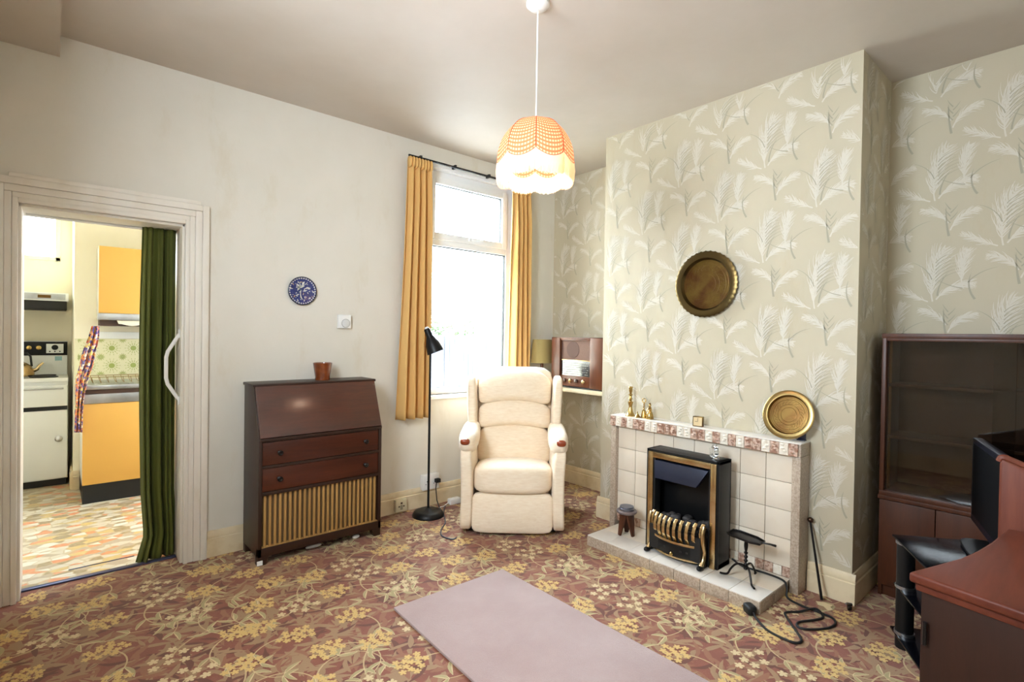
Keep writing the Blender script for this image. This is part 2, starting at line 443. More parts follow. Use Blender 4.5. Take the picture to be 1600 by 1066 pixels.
# papered walls: plumes drawn as fine strokes on the sheet
def paper(mb, org, du, dv, nrm, u0, u1, v0, v1, seed, ph=(0, 0)):
    """org + du*u + dv*v; strokes lifted along nrm"""
    r = random.Random(seed)
    org, du, dv, nrm = map(Vector, (org, du, dv, nrm))
    def P(u, v, h): return org + du*u + dv*v + nrm*h
    def stroke(pts, w, m, h):
        for (u, v) in pts:
            if not (u0+.004 < u < u1-.004 and v0+.004 < v < v1-.004): return
        vs = []; n = len(pts)
        for i in range(n):
            a = pts[max(0, i-1)]; b = pts[min(n-1, i+1)]; dx, dy = b[0]-a[0], b[1]-a[1]; L = math.hypot(dx, dy) or 1
            ww = w*(1-i/(n-1))**.7 + .0004
            vs += [P(pts[i][0]-dy/L*ww, pts[i][1]+dx/L*ww, h), P(pts[i][0]+dy/L*ww, pts[i][1]-dx/L*ww, h)]
        mb.add(vs, [(2*i+1, 2*i+3, 2*i+2, 2*i) for i in range(n-1)], m)
    def arc(u, v, a, L, curl, n=6):
        pts = []
        for i in range(n+1):
            pts.append((u, v)); u += L/n*math.cos(a); v += L/n*math.sin(a); a += curl/n
        return pts
    def plume(u, v, a, L, curl, bl, m=1, nb=46, stem=.15, h=.0006):
        L *= 1.12; bl *= 1.55; nb = int(nb*1.5)
        sp = arc(u, v, a, L, curl, 24); stroke(sp, .0032, m, h)
        for i in range(nb):
            t = stem + (1-stem)*i/nb; k = int(t*23.9); p = sp[k]; q = sp[k+1]
            ta = math.atan2(q[1]-p[1], q[0]-p[0]); sg = 1 if i % 2 else -1
            ll = bl*(math.sin(PI*min(1, (t-stem)/(1-stem)*.85+.14))**.7)*r.uniform(.75, 1.15)
            stroke(arc(p[0], p[1], ta+sg*r.uniform(.3, .75), ll, sg*-.3+curl*.5, 4), .0019, m, h+r.random()*.0004)
    PU, PV = .557, .55
    nu = int((u1-u0)/PU)+3; nv = int((v1-v0)/PV)+3
    for iu in range(-2, nu*2):
        for iv in range(-2, nv):
            bu = u0 + ph[0] + iu*PU/2; bv = v0 + ph[1] + iv*PV + (PV/2 if iu % 2 else 0)
            # tall plume, arching side plume
            plume(bu, bv, 1.75, .27, -.75, .075)
            plume(bu+.015, bv+.01, 1.0, .17, -1.15, .045, nb=34)
            plume(bu-.02, bv+.0, 2.7, .15, -.2, .035, nb=22)
            stroke(arc(bu+.02, bv+.03, 1.5, .13, -.6, 8), .0035, 2, .0012)
            stroke(arc(bu-.005, bv+.12, 1.9, .14, .9, 8), .0022, 2, .0012)
            # short upright plume with a dark curved stalk
            cu, cv = bu+.145, bv+.046
            plume(cu-.02, cv+.02, 1.75, .19, -.55, .05, nb=36, stem=.25)
            stroke(arc(cu+.03, cv-.04, 2.1, .14, -.9, 9), .0048, 2, .0012)
            stroke(arc(cu-.02, cv+.02, 2.9, .12, -.5, 7), .0022, 2, .0012)
            stroke(arc(cu+.0, cv+.05, .9, .14, -.8, 8), .0022, 2, .0012)
            # dark sprig with two pale arches
            su, sv = bu+.063, bv-.2
            stroke(arc(su, sv, 1.75, .16, -.2, 9), .005, 2, .0012)
            plume(su+.005, sv+.03, 1.25, .15, -1.2, .035, nb=26)
            plume(su-.005, sv+.07, 2.0, .14, 1.1, .035, nb=24)
            for q in range(5):
                stroke(arc(su+.005, sv+.07+.018*q, 1.5+(-1)**q*.7, .05, (-1)**q*-.3, 4), .0024, 2, .0012)
            for q in range(7):
                stroke(arc(bu+.01, bv+.09+.02*q, .95, .13-.008*q, -.9, 7), .0016, 2, .0010)
MP = [MPAPER, MPLUME, MPLUMED]
mb = MB(); mb.box(CX, CY1, -.08, .1, CY0, H+.02)
paper(mb, (CX, CY0, 0), (0, -1, 0), (0, 0, 1), (-1, 0, 0), 0, CY0-CY1, .15, H, 1, (.335, .279))
paper(mb, (CX, CY1, 0), (1, 0, 0), (0, 0, 1), (0, -1, 0), 0, .52, .15, H, 2, (.1, .2))
paper(mb, (0, CY0, 0), (-1, 0, 0), (0, 0, 1), (0, 1, 0), 0, .52, .15, H, 3, (.2, .1))
struct(mb.build('wall_chimney', MP))
mb = MB(); mb.box(0, YR, -.08, .1, 0, H+.02)
paper(mb, (0, 0, 0), (0, -1, 0), (0, 0, 1), (-1, 0, 0), 0, -CY0, .15, H, 4, (.12, .12))
paper(mb, (0, CY1, 0), (0, -1, 0), (0, 0, 1), (-1, 0, 0), 0, CY1-YR, .15, H, 5, (.21, .33))
struct(mb.build('wall_right', MP))

# skirting boards
def skirt(name, segs, mat=MSKIRT, h=.155):
    mb = MB()
    for (p0, p1, side) in segs:   # side = outward normal
        p0 = Vector(p0); p1 = Vector(p1); n = Vector(side); d = (p1-p0)
        prof = [(0, 0), (.021, 0), (.021, h*.70), (.015, h*.73), (.018, h*.84), (.008, h), (0, h)]
        v = [(*(p0+n*a), z) for a, z in prof] + [(*(p1+n*a), z) for a, z in prof]; k = len(prof)
        f = [(i, (i+1) % k, k+(i+1) % k, k+i) for i in range(k)] + [tuple(range(k)), tuple(range(2*k-1, k-1, -1))]
        mb.add(v, f)
    return struct(mb.build(name, mat))
skirt('baseboard_back', [((DX1+.12, 0), (0, 0), (0, -1))])
skirt('baseboard_right', [((0, -.02), (0, CY0), (-1, 0)), ((0, CY1-.02), (0, YR), (-1, 0))])
skirt('baseboard_chimney', [((CX, CY0+.02), (CX, -1.226), (-1, 0)), ((CX, -2.484), (CX, CY1-.02), (-1, 0)), ((CX, CY1), (-.02, CY1), (0, -1)), ((-.02, CY0), (CX, CY0), (0, 1))])
skirt('baseboard_left', [((XL, 0), (XL, YR), (1, 0))])

# ---------------------------------------------------------------- doorway to the kitchen
mb = MB()
W = .12
def arch_prof(t): return t
steps = [(0, .022, .03), (.022, .05, .022), (.05, .085, .026), (.085, .12, .034)]
for a, b, d in steps:
    mb.box(DX1+a, -d, 0, DX1+b, 0, DZ+b)
    mb.box(DX0-b, -d, 0, DX0-a, 0, DZ+b) if DX0-b > XL-.05 else mb.box(max(DX0-b, XL), -d, 0, DX0-a, 0, DZ+b)
    mb.box(DX0-a, -d, DZ+a, DX1+a, 0, DZ+b)
struct(mb.build('trim_2', MGLOSSW, bevel=.004))
mb = MB(); mb.box(-3.79, -.03, DZ+.12, -2.98, 0, DZ+.142); struct(mb.build('trim_3', MGLOSSW, bevel=.003))
mb = MB()   # door lining
mb.box(DX0-.004, 0, 0, DX0+.012, T, DZ); mb.box(DX1-.012, 0, 0, DX1+.004, T, DZ); mb.box(DX0, 0, DZ-.014, DX1, T, DZ+.004)
struct(mb.build('door_1', MGLOSSW, bevel=.002))
MTHR = plain('blue_grey_metal', srgb(84, 88, 118), .35, .6)
mb = MB(); mb.box(DX0+.013, .108, 0, DX1-.013, .142, .009); mb.box(DX0+.2, .283, -.001, DX1-.2, .29, .0035)
struct(mb.build('trim_4', MTHR, bevel=.003))
# white grab handle on the right jamb
t = thing('grab_handle', 'white bent grab handle fixed to the right side of the kitchen doorway', 'handle', (DX1-.012, .06, 0))
MB().tube([(0, 0, 1.335), (-.012, 0, 1.318), (-.058, 0, 1.235), (-.066, 0, 1.2), (-.066, 0, 1.08), (-.058, 0, 1.045), (-.012, 0, .965), (0, 0, .95)], .0105, 12).build('bar', MWPLAS, t)
for z in (1.34, .945): bx('mounting_plate', MWPLAS, t, -.008, -.014, z-.025, 0, .014, z+.025)

# ---------------------------------------------------------------- window in the back wall
w = thing('window_1', None, None); w['kind'] = 'structure'
FY0, FY1 = .045, .115
mb = MB()
fx0, fx1 = WX0, WX1
mb.box(fx0, FY0, WZ0, fx0+.07, FY1, WZ1); mb.box(fx1-.07, FY0, WZ0, fx1, FY1, WZ1)
mb.box(fx0+.07, FY0, WZ1-.07, fx1-.07, FY1, WZ1); mb.box(fx0+.07, FY0, WZ0, fx1-.07, FY1, WZ0+.05)
mb.box(fx0+.07, FY0, 2.075, fx1-.07, FY1, 2.135)
mb.build('window_frame', MUPVC, w, bevel=.006)
mb = MB()   # opening top light sash
sx0, sx1, sz0, sz1 = fx0+.075, fx1-.075, 2.125, WZ1-.055
for c in ((sx0, sz0, sx0+.055, sz1), (sx1-.055, sz0, sx1, sz1), (sx0+.055, sz0, sx1-.055, sz0+.055), (sx0+.055, sz1-.055, sx1-.055, sz1)):
    mb.box(c[0], FY0-.018, c[1], c[2], FY1-.02, c[3])
sash = mb.build('top_sash', MUPVC, w, bevel=.006)
mb = MB(); mb.box(-1.0, FY0-.034, 2.145, -.965, FY0-.018, 2.175); mb.tube([(-.98, FY0-.036, 2.16), (-.95, FY0-.042, 2.162), (-.86, FY0-.042, 2.166)], .008)
mb.build('window_handle', MUPVC, sash)
mb = MB(); mb.box(sx0+.05, .075, sz0+.05, sx1-.05, .079, sz1-.05); mb.build('pane', MGLASS, sash)
mb = MB(); mb.box(fx0+.06, .085, WZ0+.045, fx1-.06, .089, 2.08); mb.build('pane', MGLASS, w)
mb = MB()
for c in ((fx0+.068, WZ0+.048, fx0+.076, 2.077), (fx1-.076, WZ0+.048, fx1-.068, 2.077), (fx0+.07, 2.069, fx1-.07, 2.077), (fx0+.07, WZ0+.048, fx1-.07, WZ0+.056)):
    mb.box(c[0], .06, c[1], c[2], .085, c[3])
for c in ((sx0+.053, sz0+.053, sx0+.059, sz1-.053), (sx1-.059, sz0+.053, sx1-.053, sz1-.053), (sx0+.055, sz1-.059, sx1-.055, sz1-.053)):
    mb.box(c[0], .05, c[1], c[2], .075, c[3])
mb.build('gasket', MBLACKM, w)
mb = MB(); mb.box(WX0-.03, -.035, WZ0-.03, WX1+.03, FY0, WZ0); mb.build('window_sill', MUPVC, w, bevel=.006)
mb = MB()   # white boards lining the reveal
mb.box(WX0-.0, 0, WZ0, WX0+.008, FY0, WZ1); mb.box(WX1-.008, 0, WZ0, WX1, FY0, WZ1); mb.box(WX0, 0, WZ1-.008, WX1, FY0, WZ1)
mb.box(WX1, -.012, WZ0-.03, WX1+.035, 0, WZ1+.03); mb.box(WX0-.035, -.012, WZ1, WX1+.035, 0, WZ1+.03); mb.box(WX0-.035, -.012, WZ0-.03, WX0, 0, WZ1+.03)
mb.build('window_casing', MUPVC, w, bevel=.002)

# curtain rail and curtains
t = thing('curtain_rail', 'black curtain rail above the tall window', 'curtain rail', (0, 0, 0))
MB().tube([(-1.63, -.06, 2.70), (-.36, -.06, 2.70)], .009, 8).build('rail', MBLACK, t)
for x in (-1.52, -1.2, -.85, -.5): bx('bracket', MBLACK, t, x-.008, -.06, 2.695, x+.008, 0, 2.722, bevel=0)
def curtain(name, label, cat, x0t, x1t, x0b, x1b, z0, z1, y, folds, amp, mat, head=True, M=None, hem=None):
    t = thing(name, label, cat, ((x0t+x1t)/2, y, z0), group='gold window curtains')
    ox, oy, oz = t.location
    r = random.Random(hash(label) % 99 if False else len(label)); ph = [r.uniform(-.5, .5) for _ in range(60)]
    def fn(u, v):
        s = v**.8
        x = (x0t+(x1t-x0t)*u)*(1-s) + (x0b+(x1b-x0b)*u)*s
        k = u*folds; i = int(k) if k < folds else folds-1
        a = amp*(.55+.45*min(1, v*6)) * (1+.35*math.sin(3*ph[i % 60]+v*2.4))
        if head and v < .05: a = amp*.5
        yy = y + a*math.sin(2*PI*k + .8*math.sin(2.2*v+ph[i]*2)*min(1, v*3))
        x += .008*math.sin(4*v+7*u)*s
        z = z1+(z0-z1)*v
        return (x-ox, yy-oy, z-oz)
    c = MB().grid(fn, folds*14, 40).build('drape', mat, t, angle=80, solid=.004)
    if head:
        mb = MB()
        n = 2*folds
        for i in range(n):
            x = x0t+(x1t-x0t)*(i+.5)/n
            mb.puff((x-ox, -.004, z1-.035-oz), (abs(x1t-x0t)/n*.42, amp*.95, .042), 3, 6)
        mb.build('pleated_heading', mat, t, angle=80)
    return t
curtain('curtain', 'gold curtain hanging left of the tall window behind the floor lamp', 'curtain', -1.645, -1.44, -1.70, -1.425, .715, 2.68, -.078, 4, .030, MCURT)
curtain('curtain', 'gold curtain hanging right of the tall window above the armchair', 'curtain', -.60, -.40, -.60, -.375, .72, 2.68, -.078, 4, .030, MCURT)

# ---------------------------------------------------------------- bureau
t = thing('writing_bureau', 'dark mahogany writing bureau with sloping flap and slatted lower front', 'bureau', (-2.35, 0, 0))
def y0(v): return v
BX = .385
mb = MB()
side = [(-.335, .05), (-.335, .735), (-.22, 1.028), (-.022, 1.028), (-.022, .05)]
for sx in (-1, 1): mb.prism(side, 0, sx*BX, sx*(BX-.02))
mb.box(-BX+.02, -.03, .06, BX-.02, -.022, 1.02)
mb.box(-BX+.02, -.3, .06, BX-.02, -.03, .08)
mb.box(-BX, -.335, .05, BX, -.3, .1)
mb.box(-BX+.02, -.335, .405, BX-.02, -.03, .425); mb.box(-BX+.02, -.335, .562, BX-.02, -.03, .578); mb.box(-BX+.02, -.335, .715, BX-.02, -.03, .735)
mb.build('carcass', MMAHOGD, t, bevel=.002)
bx('top', MMAHOGD, t, -BX-.006, -.228, 1.028, BX+.006, -.01, 1.045, bevel=.004)
fl = MB(); 
ang = math.atan2(.115, .293)
Mf = Matrix.Translation((0, -.335, .738)) @ Matrix.Rotation(-ang, 4, 'X')
fl.box(-BX+.006, -.012, 0, BX-.006, .008, .312, 0, Mf)
flp = fl.build('sloping_flap', wood('polished_flap_mahogany', srgb(54, 24, 14), srgb(84, 38, 20), 'x', .34, coat=1, spec=.25, crough=.2), t, bevel=.004)
MB().box(-BX+.004, -.347, .722, BX-.004, -.333, .738).build('flap_rail', MMAHOGD, t, bevel=.003)
KN = [(0, 0), (.012, 0), (.012, .004), (.006, .008), (.008, .014), (.015, .018), (.016, .024), (.011, .028), (.008, .026), (0, .025)]
RXm = Matrix.Rotation(PI/2, 4, 'X')
for z0, z1 in ((.58, .713), (.427, .56)):
    d = bx('drawer', MMAHOG, t, -BX+.022, -.331, z0, BX-.022, -.06, z1, bevel=.003)
    for x in (-.27, .27):
        MB().lathe(KN, 20, M=Matrix.Translation((x, -.331, (z0+z1)/2)) @ RXm).build('knob', MIRON, d)
# slatted sliding front
mb = MB(); n = 25
for i in range(n):
    x = -BX+.04 + (2*BX-.08)*i/(n-1)
    mb.box(x-.0072, -.322, .1, x+.0072, -.312, .405)
mb.build('slatted_front', MSLAT, t, bevel=.001)
bx('slat_backing', plain('fawn_backing', srgb(112, 88, 58), .6), t, -BX+.02, -.305, .08, BX-.02, -.3, .405, bevel=0)
MB().box(-BX+.021, -.33, .097, BX-.021, -.306, .104).build('slide_track', MSLAT, t)
for x in (-1, 1):
    f = MB().prism([(x*BX, .0), (x*(BX-.045), .0), (x*(BX-.06), .05), (x*BX, .05)], 1, -.33, -.28).build('foot', MMAHOGD, t, bevel=.002)
    f = MB().box(x*BX, -.07, 0, x*(BX-.04), -.025, .05).build('foot', MMAHOGD, t, bevel=.002)
# white cup under front left foot
MB().box(-BX-.004, -.337, .006, -BX+.026, -.33, .03).build('castor_plate', MWPLAS, t)
tag(MB().puff((-2.39, -.27, .014), (.05, .012, .011), 2.5, 8).build('paper_scrap', MWPLAS), 'crumpled white paper on carpet under the bureau, nearer its left foot', 'paper', 'paper scraps under the bureau')
tag(MB().puff((-2.12, -.29, .014), (.025, .012, .012), 2.5, 8).build('paper_scrap', MWPLAS), 'small white paper on carpet under the bureau, nearer its right foot', 'paper', 'paper scraps under the bureau')
# amber glass pot
o = MB().lathe([(.0, 0), (.046, 0), (.047, .006), (.047, .02), (.061, .112), (.058, .113), (.045, .02), (.04, .014), (0, .013)], 40, (-2.285, -.115, 1.0452)).build('glass_pot', plain('brown_glazed_glass', srgb(104, 48, 20), .12, c2=srgb(130, 66, 28), scale=20, coat=.6))
tag(o, 'brown glass pot standing on top of the dark bureau', 'pot')

# ---------------------------------------------------------------- wall plate and thermostat
t = thing('wall_plate', 'round blue and white patterned plate hung on the cream wall above the bureau', 'plate', (-2.387, -.002, 1.632))
MBLUE = plain('cobalt_glaze', srgb(34, 40, 96), .2, c2=srgb(58, 66, 120), scale=60); MCHINA = plain('white_glaze', srgb(214, 212, 204), .2); MDKRIM = plain('dark_rim', srgb(40, 40, 44), .3); MGRNGL = plain('green_glaze', srgb(96, 120, 104), .2); MTAN = plain('tan_glaze', srgb(190, 160, 120), .2)
mb = MB(); mb.lathe([(0, .0), (.06, .0), (.092, .012), (.0935, .016), (.088, .0165), (.058, .006), (0, .005)], 48, M=RXm); mb.build('dish', MBLUE, t)
mb = MB(); mb.lathe([(.0895, .0166), (.094, .0145), (.0945, .0175), (.0895, .0195)], 48, M=RXm, cap=False); mb.build('rim', MDKRIM, t)
r = random.Random(3); mb = MB()
def pz(x, z):
    q = math.hypot(x, z); return -(.0075 if q < .058 else .0075+(q-.058)/.03*.0108)
def flat(pts, m): mb.add([(a, pz(a, b), b) for a, b in pts][::-1], [tuple(range(len(pts)))], m)
for i in range(34):
    a = 2*PI*i/34; flat([(rr*math.cos(a+da), rr*math.sin(a+da)) for rr, da in ((.078, 0), (.083, -.07), (.0875, 0), (.083, .07))], 0)
for i in range(60):
    q = .072*math.sqrt(r.random()); a = r.uniform(0, 6.3); cx, cz = q*math.cos(a), q*math.sin(a)
    L = r.uniform(.008, .02)
    flat([(x, y) for x, y, _ in leaf(cx, cz, L, L*.2, r.uniform(0, 6.3), 0)], 0 if r.random() < .75 else (1 if r.random() < .5 else 2))
for (x, z, L, wd, a) in ((-.035, .045, .04, .007, -1.1), (-.03, .0, .05, .006, .75), (.005, .035, .03, .008, 1.2), (.005, -.06, .07, .004, 1.7), (-.01, .02, .03, .009, .5), (.02, .015, .035, .006, .2)):
    flat([(p, q) for p, q, _ in leaf(x, z, L, wd, a, 0)], 0)
mb.build('glazed_pattern', [MCHINA, MGRNGL, MTAN], t)
t = thing('thermostat', 'square white dial thermostat on the cream wall right of the patterned plate', 'thermostat', (-2.098, 0, 1.437))
bx('housing', MWPLAS, t, -.046, -.03, -.048, .046, 0, .048, bevel=.006)
MB().lathe([(0, 0), (.028, 0), (.027, .006), (.024, .008), (0, .008)], 32, M=Matrix.Translation((.006, -.03, -.012)) @ RXm).build('dial', plain('grey_white_dial', srgb(214, 213, 210), .4), t)
MB().lathe([(.028, 0), (.0305, 0), (.0305, .002), (.028, .002)], 36, M=Matrix.Translation((.006, -.03, -.012)) @ RXm, cap=False).build('dial_ring', plain('grey_ring', srgb(150, 150, 148), .5), t)

# ---------------------------------------------------------------- black floor lamp
LX, LY = -1.514, -.213
t = thing('floor_lamp', 'slim black floor lamp with cone shade standing left of the armchair', 'lamp', (LX, LY, 0))
MB().lathe([(0, 0), (.118, 0), (.118, .012), (.105, .034), (.085, .042), (.03, .046), (.012, .06), (0, .06)], 48).build('base', MBLACK, t)
MB().tube([(0, 0, .05), (0, 0, 1.27), (-.004, .003, 1.33)], .0088, 12).build('pole', MBLACK, t)
ax = Vector((.032, -.024, -.1)).normalized()
Ms = Matrix.Translation((-.024, .018, 1.40)) @ Vector((0, 0, 1)).rotation_difference(ax).to_matrix().to_4x4()
MB().lathe([(.0, 0), (.02, .002), (.024, .01), (.026, .06), (.04, .09), (.056, .125), (.066, .19), (.064, .19), (.053, .125), (.036, .09), (.02, .07)], 36, M=Ms, cap=False).build('lamp_shade', MBLACK, t)
MB().lathe([(0, -.012), (.014, -.012), (.016, .002), (0, .002)], 20, M=Ms).build('shade_cap', MWPLAS, t)
MB().tube([(.07, -.03, .02), (.085, -.02, .05), (.095, .03, .09), (.13, .1, .16), (.17, .15, .2)], .004, 8).build('cord', MBLACKM, t)
bx('plug', MBLACKM, t, .16, .135, .185, .2, .19, .215, bevel=.004)

# sockets
t = thing('double_socket', 'white double wall socket above the skirting behind the floor lamp pole', 'socket', (-1.385, 0, .195))
bx('box', MWPLAS, t, -.073, -.036, -.058, .073, 0, .058, bevel=.004)
bx('faceplate', MWPLAS, t, -.075, -.046, -.06, .075, -.036, .06, bevel=.003)
for cx in (-.036, .036):
    for (a, b, c, d) in ((-.003, .014, .003, .022), (-.014, -.006, -.008, 0), (.008, -.006, .014, 0)): MB().box(cx+a, -.0466, b-.012, cx+c, -.046, d-.012).build('pin_hole', MBLACKM, t)
t = thing('single_socket', 'old cream single socket fixed to the skirting right of the bureau', 'socket', (-1.65, -.021, .062))
bx('box', MOLDPL, t, -.047, -.035, -.045, .047, 0, .045, bevel=.005)
for (a, b, c, d) in ((-.008, .012, .008, .026), (-.026, -.01, -.014, 0), (.014, -.01, .026, 0)): MB().box(a, -.0362, b, c, -.035, d).build('pin_hole', MBROWNK, t)
MB().box(-.010, -.0375, -.03, .010, -.035, .006).build('shutter', plain('grey_shutter', srgb(150, 140, 116), .5), t)
# white adaptor block and cable by the wall
t = thing('power_adaptor', 'white power adaptor with cable on the floor left of the armchair', 'adaptor', (-1.20, -.10, 0))
MB().box(-.05, -.025, 0, .05, .025, .045).build('block', MWPLAS, t, bevel=.008)
MB().tube([(-.05, 0, .02), (-.11, -.02, .006), (-.18, -.03, .005), (-.2, .04, .005)], .0035, 8).build('cable', MWPLAS, t)
o = MB().tube(smooth([(-1.30, -.12, .006), (-1.40, -.25, .006), (-1.5, -.42, .006), (-1.6, -.52, .006), (-1.66, -.62, .006), (-1.64, -.71, .006), (-1.60, -.70, .006)]), .0045, 8).build('chair_cable', plain('grey_cable', srgb(60, 62, 76), .4))
tag(o, 'dark cable looping on the carpet beside the armchair\'s left foot', 'cable')

# ---------------------------------------------------------------- riser recliner
th = math.atan2(.797, .603) - math.radians(5)       # direction of the chair's back (v axis)
bdir = Vector((math.cos(th), math.sin(th), 0)); rdir = Vector((math.sin(th), -math.cos(th), 0))
org = Vector((-1.294, -.90, 0)) + rdir*.008
t = thing('recliner_armchair', 'cream fabric riser recliner armchair with wooden arm knobs in the window corner', 'armchair', tuple(org), math.atan2(rdir.y, rdir.x))
# local: x right, y back, z up
def arch(k, zc, lo=True):
    def f(p, q):
        p = Vector(p)
        if (lo and q[2] < 0) or (not lo and q[2] > 0): p.z += k*(1-q[0]**2)*abs(q[2])
        return p
    return f
MB().puff((0, .03, .152), (.275, .036, .132), 9, 14, dfm=lambda p, q: Vector((p.x, p.y-.018*(1-q[0]**2)*(1-q[2]**2)-(.01 if q[1] < 0 else 0)*(-q[2]), p.z))).build('footrest_panel', MUPH, t, angle=80)
def seatd(p, q):
    p = Vector(p)
    if q[2] > 0: p.z += .022*(1-q[0]**2)*(1-.3*q[1]**2)
    p.z -= .03*(q[1]+1)*(1 if q[2] > 0 else .3)
    if q[1] < 0: p.y -= .022*(1-q[0]**2); p.z += .0
    return p
MB().puff((0, .255, .373), (.276, .27, .097), 5.5, 18, dfm=seatd).build('seat_cushion', MUPH, t, angle=80)
def rec(p):   # slope of the backrest
    p = Vector(p); p.y += (p.z-.42)*.2; return p
def cush(name, z0, z1, hx, bulge, top=0, bot=0, fold=0):
    def d(p, q):
        p = Vector(p)
        if q[2] < 0: p.z += bot*(1-q[0]**2)*abs(q[2])
        else: p.z += top*(1-q[0]**2)*abs(q[2])
        if q[1] < 0: p.y -= bulge*(1-q[0]**2)*(1-q[2]**2)
        return rec(p)
    return MB().puff((0, .50, (z0+z1)/2), (hx, .085, (z1-z0)/2), 4.6, 16, dfm=d).build(name, MUPH, t, angle=80)
cush('lumbar_cushion', .36, .645, .282, .035, .05, 0)
cush('middle_cushion', .622, .82, .282, .045, .055, .045)
cush('headrest_cushion', .80, 1.045, .284, .055, .06, .05)
MB().puff((0, .62, .66), (.31, .09, .44), 8, 12, dfm=lambda p, q: rec(p)).build('back_shell', MUPH, t, angle=80)
for s in (-1, 1):
    # side panel carrying the arm
    def sd(p, q, s=s):
        p = Vector(p)
        if q[2] < .75: p.x -= s*.012*(1-((q[2]+.1)**2))*.9
        return p
    a = MB().puff((s*.322, .33, .305), (.042, .35, .285), 9, 14, dfm=sd).build('arm_side', MUPH, t, angle=80)
    def ad(p, q):
        p = Vector(p); p.z += .03*max(0, q[1]); return p
    MB().puff((s*.318, .275, .612), (.068, .29, .082), 2.8, 16, dfm=ad).build('arm_pad', MUPH, a, angle=80)
    # wooden front knob
    MB().puff((s*.325, -.006, .635), (.032, .024, .022), 2.6, 10).build('arm_knob', MCHERRY, a, angle=80)
    def wd(p, q, s=s):
        p = Vector(p); p.x += s*.012*q[2]; return rec(p)
    MB().puff((s*.325, .47, .83), (.036, .14, .215), 4.5, 14, dfm=wd).build('wing', MUPH, t, angle=80)
MB().box(-.3, .08, .004, .3, .6, .06).build('chassis', MBLACKM, t)

# ---------------------------------------------------------------- alcove shelf, radio, small lamp
t = thing('alcove_shelf', 'painted cream shelf across the left alcove under the radio', 'shelf')
bx('board', MSKIRT, t, -.40, CY0+.001, .893, -.001, -.001, .92, bevel=.004)
bx('batten', MSKIRT, t, -.36, CY0+.001, .86, -.02, CY0+.02, .893, bevel=.002); bx('batten', MSKIRT, t, -.36, -.02, .86, -.02, -.001, .893, bevel=.002)
t = thing('valve_radio', 'vintage walnut valve radio with a glass dial on the alcove shelf', 'radio', (-.335, -.63, .9202))
# local: front faces -x, y along the wall (left end = +y)
mb = MB()
mb.box(-.012, .2, .012, .24, .30, .43); mb.box(-.012, -.27, .012, .24, -.135, .43)
mb.box(.02, -.135, .012, .24, .2, .43); mb.box(-.012, -.27, .418, .24, .30, .43); mb.box(-.004, -.135, .402, .02, .2, .43)
mb.build('case', MWALNUT, t, bevel=.006)
bx('plinth', MBLACKM, t, .0, -.265, 0, .23, .29, .012, bevel=0)
bx('grille_cloth', plain('brown_grille_cloth', srgb(112, 86, 74), .9, c2=srgb(96, 72, 62), scale=200), t, .012, -.135, .24, .02, .2, .405, bevel=0)
MB().lathe([(0, 0), (.07, 0), (.07, .003), (0, .003)], 40, M=Matrix.Translation((.0125, .07, .325)) @ Matrix.Rotation(-PI/2, 4, 'Y') @ Matrix.Scale(1.0, 4)).build('speaker_disc', plain('dark_grille', srgb(86, 64, 56), .9), t)
bx('dial_bar', MBRASSP, t, .0, -.135, .232, .012, .2, .24, bevel=.001)
dial = bx('dial_glass', plain('dial_glass', srgb(36, 38, 44), .08, coat=1), t, .008, -.13, .105, .018, .195, .232, bevel=0)
mb = MB(); r = random.Random(9)
for row in range(6):
    z = .118+.0185*row; y = .185
    while y > -.1:
        L = r.uniform(.006, .02); y -= L+r.uniform(.004, .012)
        if r.random() < .8: mb.box(.0072, y, z, .008, y+L, z+.0045)
mb.build('dial_marks', plain('dial_print', srgb(158, 154, 138), .5), dial)
bx('knob_panel', MWALNUT, t, .006, -.135, .015, .02, .2, .105, bevel=.002)
for i, y in enumerate((.15, .085, .02, -.06)):
    MB().lathe([(0, 0), (.017, 0), (.016, .016), (.010, .02), (0, .02)], 24, M=Matrix.Translation((.006, y, .062)) @ Matrix.Rotation(-PI/2, 4, 'Y')).build('knob', [MBROWNK, MBRASSP][i % 2 and 1 or 0], t)
t = thing('table_lamp', 'small table lamp with olive drum shade on the alcove shelf', 'lamp', (-.305, -.17, .9202))
MB().lathe([(0, 0), (.045, 0), (.045, .01), (.02, .02), (.014, .06), (.024, .1), (.014, .14), (.012, .25), (0, .25)], 28).build('base', MWALNUT, t)
MB().lathe([(.103, .195), (.101, .195), (.083, .405), (.085, .405), (.104, .195)], 40, cap=False).build('lamp_shade', MLSHADE, t, angle=60)
bx('fitter', MBRASS, t, -.083, -.003, .34, .083, .003, .345, bevel=0)

# ---------------------------------------------------------------- tiled fireplace surround
SX, SY0, SY1, SZ = -.65, -1.2285, -2.48, .805
t = thing('fireplace_surround', 'beige tiled fireplace surround with brown and white relief tiles along the shelf', 'fireplace')
mb = MB()
mb.box(SX+.035, SY1+.044, .06, CX-.003, SY0-.044, .735)
mb.build('grout_bed', MSURG, t)
def tilewall(y0, y1, z0, z1, ny, nz, x, th, mat, name, g=.003, par=None):
    mb = MB()
    for i in range(ny):
        for j in range(nz):
            a = y0+(y1-y0)*i/ny; b = y0+(y1-y0)*(i+1)/ny; c = z0+(z1-z0)*j/nz; d = z0+(z1-z0)*(j+1)/nz
            mb.box(x-th, max(a, b)-g/2, c+g/2, x, min(a, b)+g/2, d-g/2)
    return mb.build(name, mat, par or t, bevel=.0015)
tilewall(SY0-.045, SY1+.045, .12, .735, 8, 4, SX+.036, .008, MSURT, 'tile_panel')
mb = MB(); ms = []
n = 24
